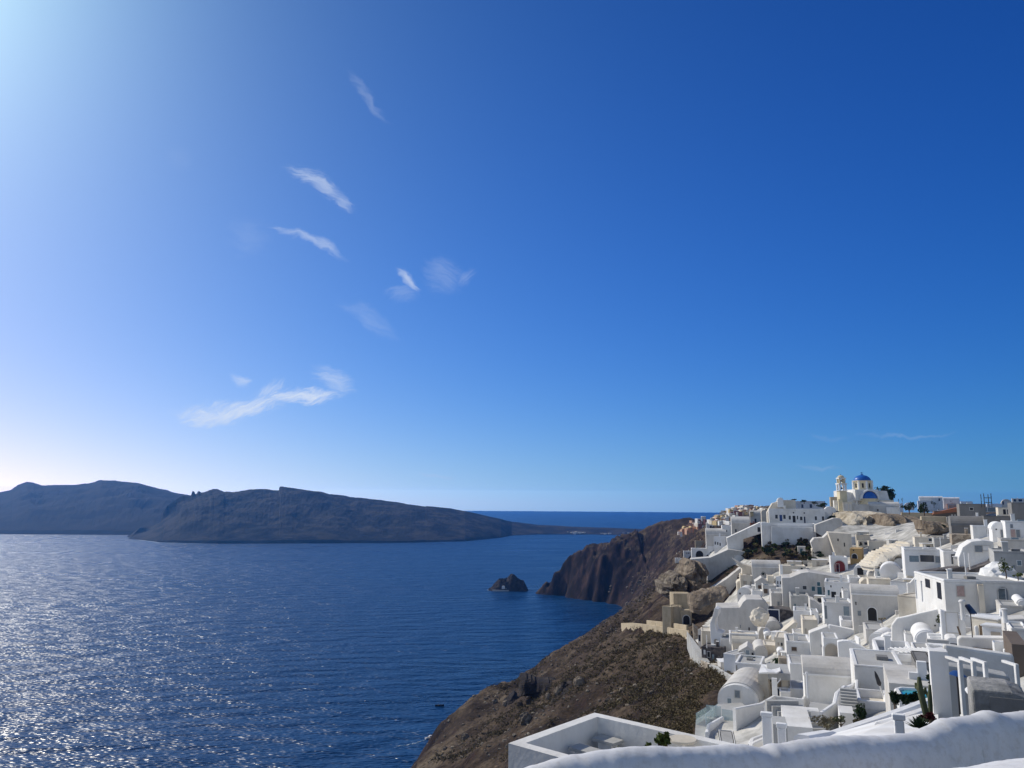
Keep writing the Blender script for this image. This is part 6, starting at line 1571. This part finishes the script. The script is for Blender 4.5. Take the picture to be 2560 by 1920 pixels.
mk('floor', [tuple(p + Vector((0, 0, -1.15))) for p in inn], [(0, 1, 2, 3)], MAT['F'], rt)
def quadbox(name, label, cat, pts, z, th, leg):
    q = [PZ(a, b, z) for a, b in pts]; o = thing(name, q[0], label, cat); q = [p - o.location for p in q]
    mk('top', [tuple(p) for p in q] + [tuple(p - Vector((0, 0, th))) for p in q], [(0, 1, 2, 3), (7, 6, 5, 4)] + [(i, i + 4, (i + 1) % 4 + 4, (i + 1) % 4) for i in range(4)], MAT['F' if leg else 'W'], o)
    cc = sum(q, Vector()) / 4; k = [cc + (p - cc) * .62 for p in q]
    mk('base', [tuple(p - Vector((0, 0, th))) for p in k] + [tuple(p - Vector((0, 0, 1.15))) for p in k], [(i, i + 4, (i + 1) % 4 + 4, (i + 1) % 4) for i in range(4)], MAT['W'], o)
    return o
quadbox('bench', 'cream topped bench block farther back on the roof terrace', 'bench', [(1480,1845),(1506,1834),(1559,1850),(1533,1859)], ZT - .55, .1, True)
quadbox('bench', 'cream topped bench block nearer the parapet on the roof terrace', 'bench', [(1420,1867),(1449,1858),(1503,1873.5),(1476,1883)], ZT - .55, .1, True)
ta = thing('round_table', PZ(1706, 1848, ZT - .01), 'round cream table at the right of the roof terrace', 'table')
rr = 33 / F * ta.location.y
v_, f_ = lathe([(rr * .94, -.06), (rr, -.04), (rr, 0), (rr * .98, .02)], 36); mk('tabletop', v_, f_, MAT['C'], ta)
v_, f_ = lathe([(.12, -.85), (.08, -.1)], 12); mk('pedestal', v_, f_, MAT['V'], ta)
v_, f_ = lathe([(.4, -.85), (.38, -.8), (.1, -.75)], 20); mk('foot', v_, f_, MAT['V'], ta)
lp = thing('wall_lamp', PZ(1529, 1811, ZT - .28), 'tiny white wall lamp on the inner terrace wall', 'lamp')
boxm('bracket', -.08, .08, -.05, .1, -.06, .06, MAT['V'], lp); v_, f_ = lathe([(.1, -.12), (.06, .02)], 10); mk('lamp_shade', v_, f_, MAT['metal'], lp)
bush(1650, 1880, 36, 62, 'fresh', 'leggy yellow green shrub growing behind the parapet', 'bush', 'bush', 21, 0, 260, None, .8, 0, 1.0)
bush(1666, 1872, 20, 54, 'fresh', 'upright green shoot beside the leggy shrub', 'bush', 'bush', 21, 0, 140, None, .9, 0, 1.6)
bush(1618, 1880, 26, 20, 'fresh', 'small green shrub left of the leggy shrub', 'bush', 'bush', 20, 0, 160)
bush(1548, 1882, 20, 10, 'fresh', 'lowest little green shrub at the parapet edge', 'bush', 'bush', 19, 0, 100)

# ---------------------------------------------------------------- rough whitewashed parapet in the foreground
TOP = [(1240,1945),(1317,1920),(1360,1906),(1407,1893),(1460,1885),(1500,1880),(1586,1870),(1640,1867),(1692,1868),(1773,1865),(1826,1862),(1860,1862),(1900,1872),(1915,1874),(1923,1866),(1938,1862),(1951,1863),(1964,1862),
       (2013,1852),(2094,1845),(2150,1843),(2210,1842),(2241,1837),(2288,1834),(2322,1821),(2346,1811),(2360,1799),(2384,1795),(2444,1790),(2460,1781),(2480,1778),(2504,1786),(2560,1779),(2680,1768),(2800,1760)]
M_PAR = plaster('rough_limewash', (.66, .665, .69), .07, .55)
nt_ = M_PAR.node_tree
n2 = [n for n in nt_.nodes if n.type == 'TEX_NOISE']
n2[0].inputs['Scale'].default_value = 5; n2[1].inputs['Scale'].default_value = 34; n2[1].inputs['Roughness'].default_value = .75
[n for n in nt_.nodes if n.type == 'BUMP'][0].inputs['Distance'].default_value = .018
def parapet(name, label, top, Yf, width, drop, seed, lump=.009):
    xs = [p[0] for p in top]; n = 700; V_ = []; F_ = []
    sec = []
    for k in range(34):
        a = k / 33
        if a < .25: sec.append((-width / 2 - .10 + .04 * a / .25 * 1.0, -drop + drop * .0 + (drop - .35) * (a / .25)))
        else: sec.append(None)
    # cross section: inner face (towards camera), rounded top, outer face
    wide = .28 if width < .2 else .12
    prof = [(-width / 2 - wide, -drop)] + [(-width / 2 - .03 - wide * (1 - t_), -drop + (drop - .10) * t_) for t_ in [i / 13 for i in range(1, 14)]]
    rd = .10 if width > .2 else .045
    prof += [(-(width / 2 + .03) * math.cos(R(a)), -.10 + .10 * math.sin(R(a)) ** .8) for a in range(12, 180, 12)]
    prof += [(width / 2 + .03, -.10 - (drop - .1) * t_) for t_ in (0.02, .1, .3, .6, 1)]
    m = len(prof)
    o0 = None
    for i in range(n):
        px = xs[0] + (xs[-1] - xs[0]) * i / (n - 1)
        py = sum(lerp_prof(top, px + d) for d in (-7, 0, 7)) / 3
        p = P(px, py, Yf(px, py)); q = P(px + 2, lerp_prof(top, px + 2), Yf(px + 2, py))
        t_ = Vector((q.x - p.x, q.y - p.y, 0)).normalized(); nn = Vector((-t_.y, t_.x, 0))
        if o0 is None: o0 = p.copy()
        for (s, z_) in prof:
            v = p + nn * s + Vector((0, 0, z_))
            g = noise.noise((v.x * 3.1, v.y * 3.1, v.z * 3.1 + seed)) * lump + noise.noise((v.x * 9, v.y * 9, v.z * 9 + seed)) * lump * .5 + noise.noise((v.x * 30, v.y * 30, v.z * 30)) * lump * .35 + noise.noise((v.x * 70, v.y * 70, v.z * 70)) * lump * .18
            d = (nn * (s / (width / 2)) * .6 + Vector((0, 0, .5 if z_ > -.12 else 0)))
            V_.append(tuple(v + d * g - o0))
    for i in range(n - 1):
        for k in range(m - 1): a = i * m + k; F_.append((a, a + m, a + m + 1, a + 1))
    o = mk(name, V_, F_, M_PAR, None, True); o.location = o0
    tag(o, label, 'wall', None, 'thing')
    return o
def lev(drop):
    def f(px, py): d = raydir(px, py if py < 1900 else 1900); return max(1.2, min(3.2, -drop / d.z))
    return f
YL = [(1240, 2.02), (1700, 2.16), (2000, 2.28), (2200, 2.40), (2400, 2.56), (2560, 2.66), (2800, 2.8)]
parapet('parapet', 'rough whitewashed parapet wall running along the bottom right edge', TOP, lambda px, py: lerp_prof(YL, px), .07, 1.4, 1.7)
parapet('ledge', 'sunlit rough white ledge in the bottom right corner nearest the viewer', [(2150,2060),(2300,2000),(2395,1962),(2444,1953),(2500,1944),(2560,1932),(2800,1895)], lambda px, py: 1.8, .34, .8, 5.1)
boxm('viewpoint_paving', -4, 6, -4, 1.0, -9, -1.62, MAT['F'], None).location = (0, 0, H)
tag(bpy.data.objects['viewpoint_paving'], 'pale paving where the viewer stands', None, None, 'structure')

# ---------------------------------------------------------------- dry scrub on the slope (uncountable)
rng = random.Random(21); V_, F_ = [], []
cand = []
for k in range(22000):
    px = rng.uniform(1040, 1900); py = rng.uniform(1450, 1920)
    cand.append((px, py))
ok = 0
def slope_ok(px, py):
    # right boundary of the wild slope in the photo
    e = lerp_prof([(1450, 1640), (1500, 1640), (1560, 1590), (1580, 1700), (1640, 1760), (1700, 1830), (1760, 1790), (1800, 1750), (1920, 1730)], py)
    return px < e
for px, py in cand:
    if not slope_ok(px, py): continue
    d = raydir(px, py); Y = GY(px, py, 40, 900)
    if Y > 720: continue
    x, y = d.x * Y, Y; z = H + d.z * Y
    if z < 6: continue
    dens = fbm(x / 22, y / 30, 4.4, 3)
    if rng.random() > .62 + dens * 1.2 + (px - 1420) / 520: continue
    r_ = rng.uniform(.5, 1.7) * (1.0 if Y < 260 else 1.35)
    gz_ = surf(x, y)
    crown(V_, F_, (x, y, gz_ + r_ * .15), r_, 26, .19 * (Y / 200) ** .6, rng, .65)
    ok += 1
# loose stones
SV, SF = [], []; bm = bmesh.new(); bmesh.ops.create_icosphere(bm, subdivisions=1, radius=1); bv = [v.co.copy() for v in bm.verts]; bf = [tuple(v.index for v in f.verts) for f in bm.faces]; bm.free()
for k in range(2600):
    px = rng.uniform(1040, 1800); py = rng.uniform(1440, 1920)
    if not slope_ok(px, py): continue
    Y = GY(px, py, 40, 900); d = raydir(px, py); x, y = d.x * Y, Y
    if H + d.z * Y < 3: continue
    if fbm(x / 18, y / 26, 9.4, 3) < .05 + rng.uniform(-.5, .3): continue
    r_ = rng.uniform(.25, .7) * (1.6 if rng.random() < .08 else 1) * max(1, Y / 260); z = surf(x, y); k0 = len(SV); sx_, sy_, sz_ = rng.uniform(.7, 1.4), rng.uniform(.7, 1.3), rng.uniform(.5, 1.0)
    for c_ in bv: j_ = .75 + .4 * rng.random(); SV.append((x + c_.x * r_ * sx_ * j_, y + c_.y * r_ * sy_ * j_, z + c_.z * r_ * sz_ * j_))
    SF += [tuple(i + k0 for i in f) for f in bf]
tag(mk('loose_stones', SV, SF, M_ROCKB), 'scattered loose brown stones on the steep slope', 'stones', None, 'stuff')
s_ = mk('dry_scrub', V_, F_, LEAF['slope']); tag(s_, 'dry brown and olive scrub covering the steep slope', 'scrub', None, 'stuff')
for o, *_ in ALL: o['kind'] = 'thing'
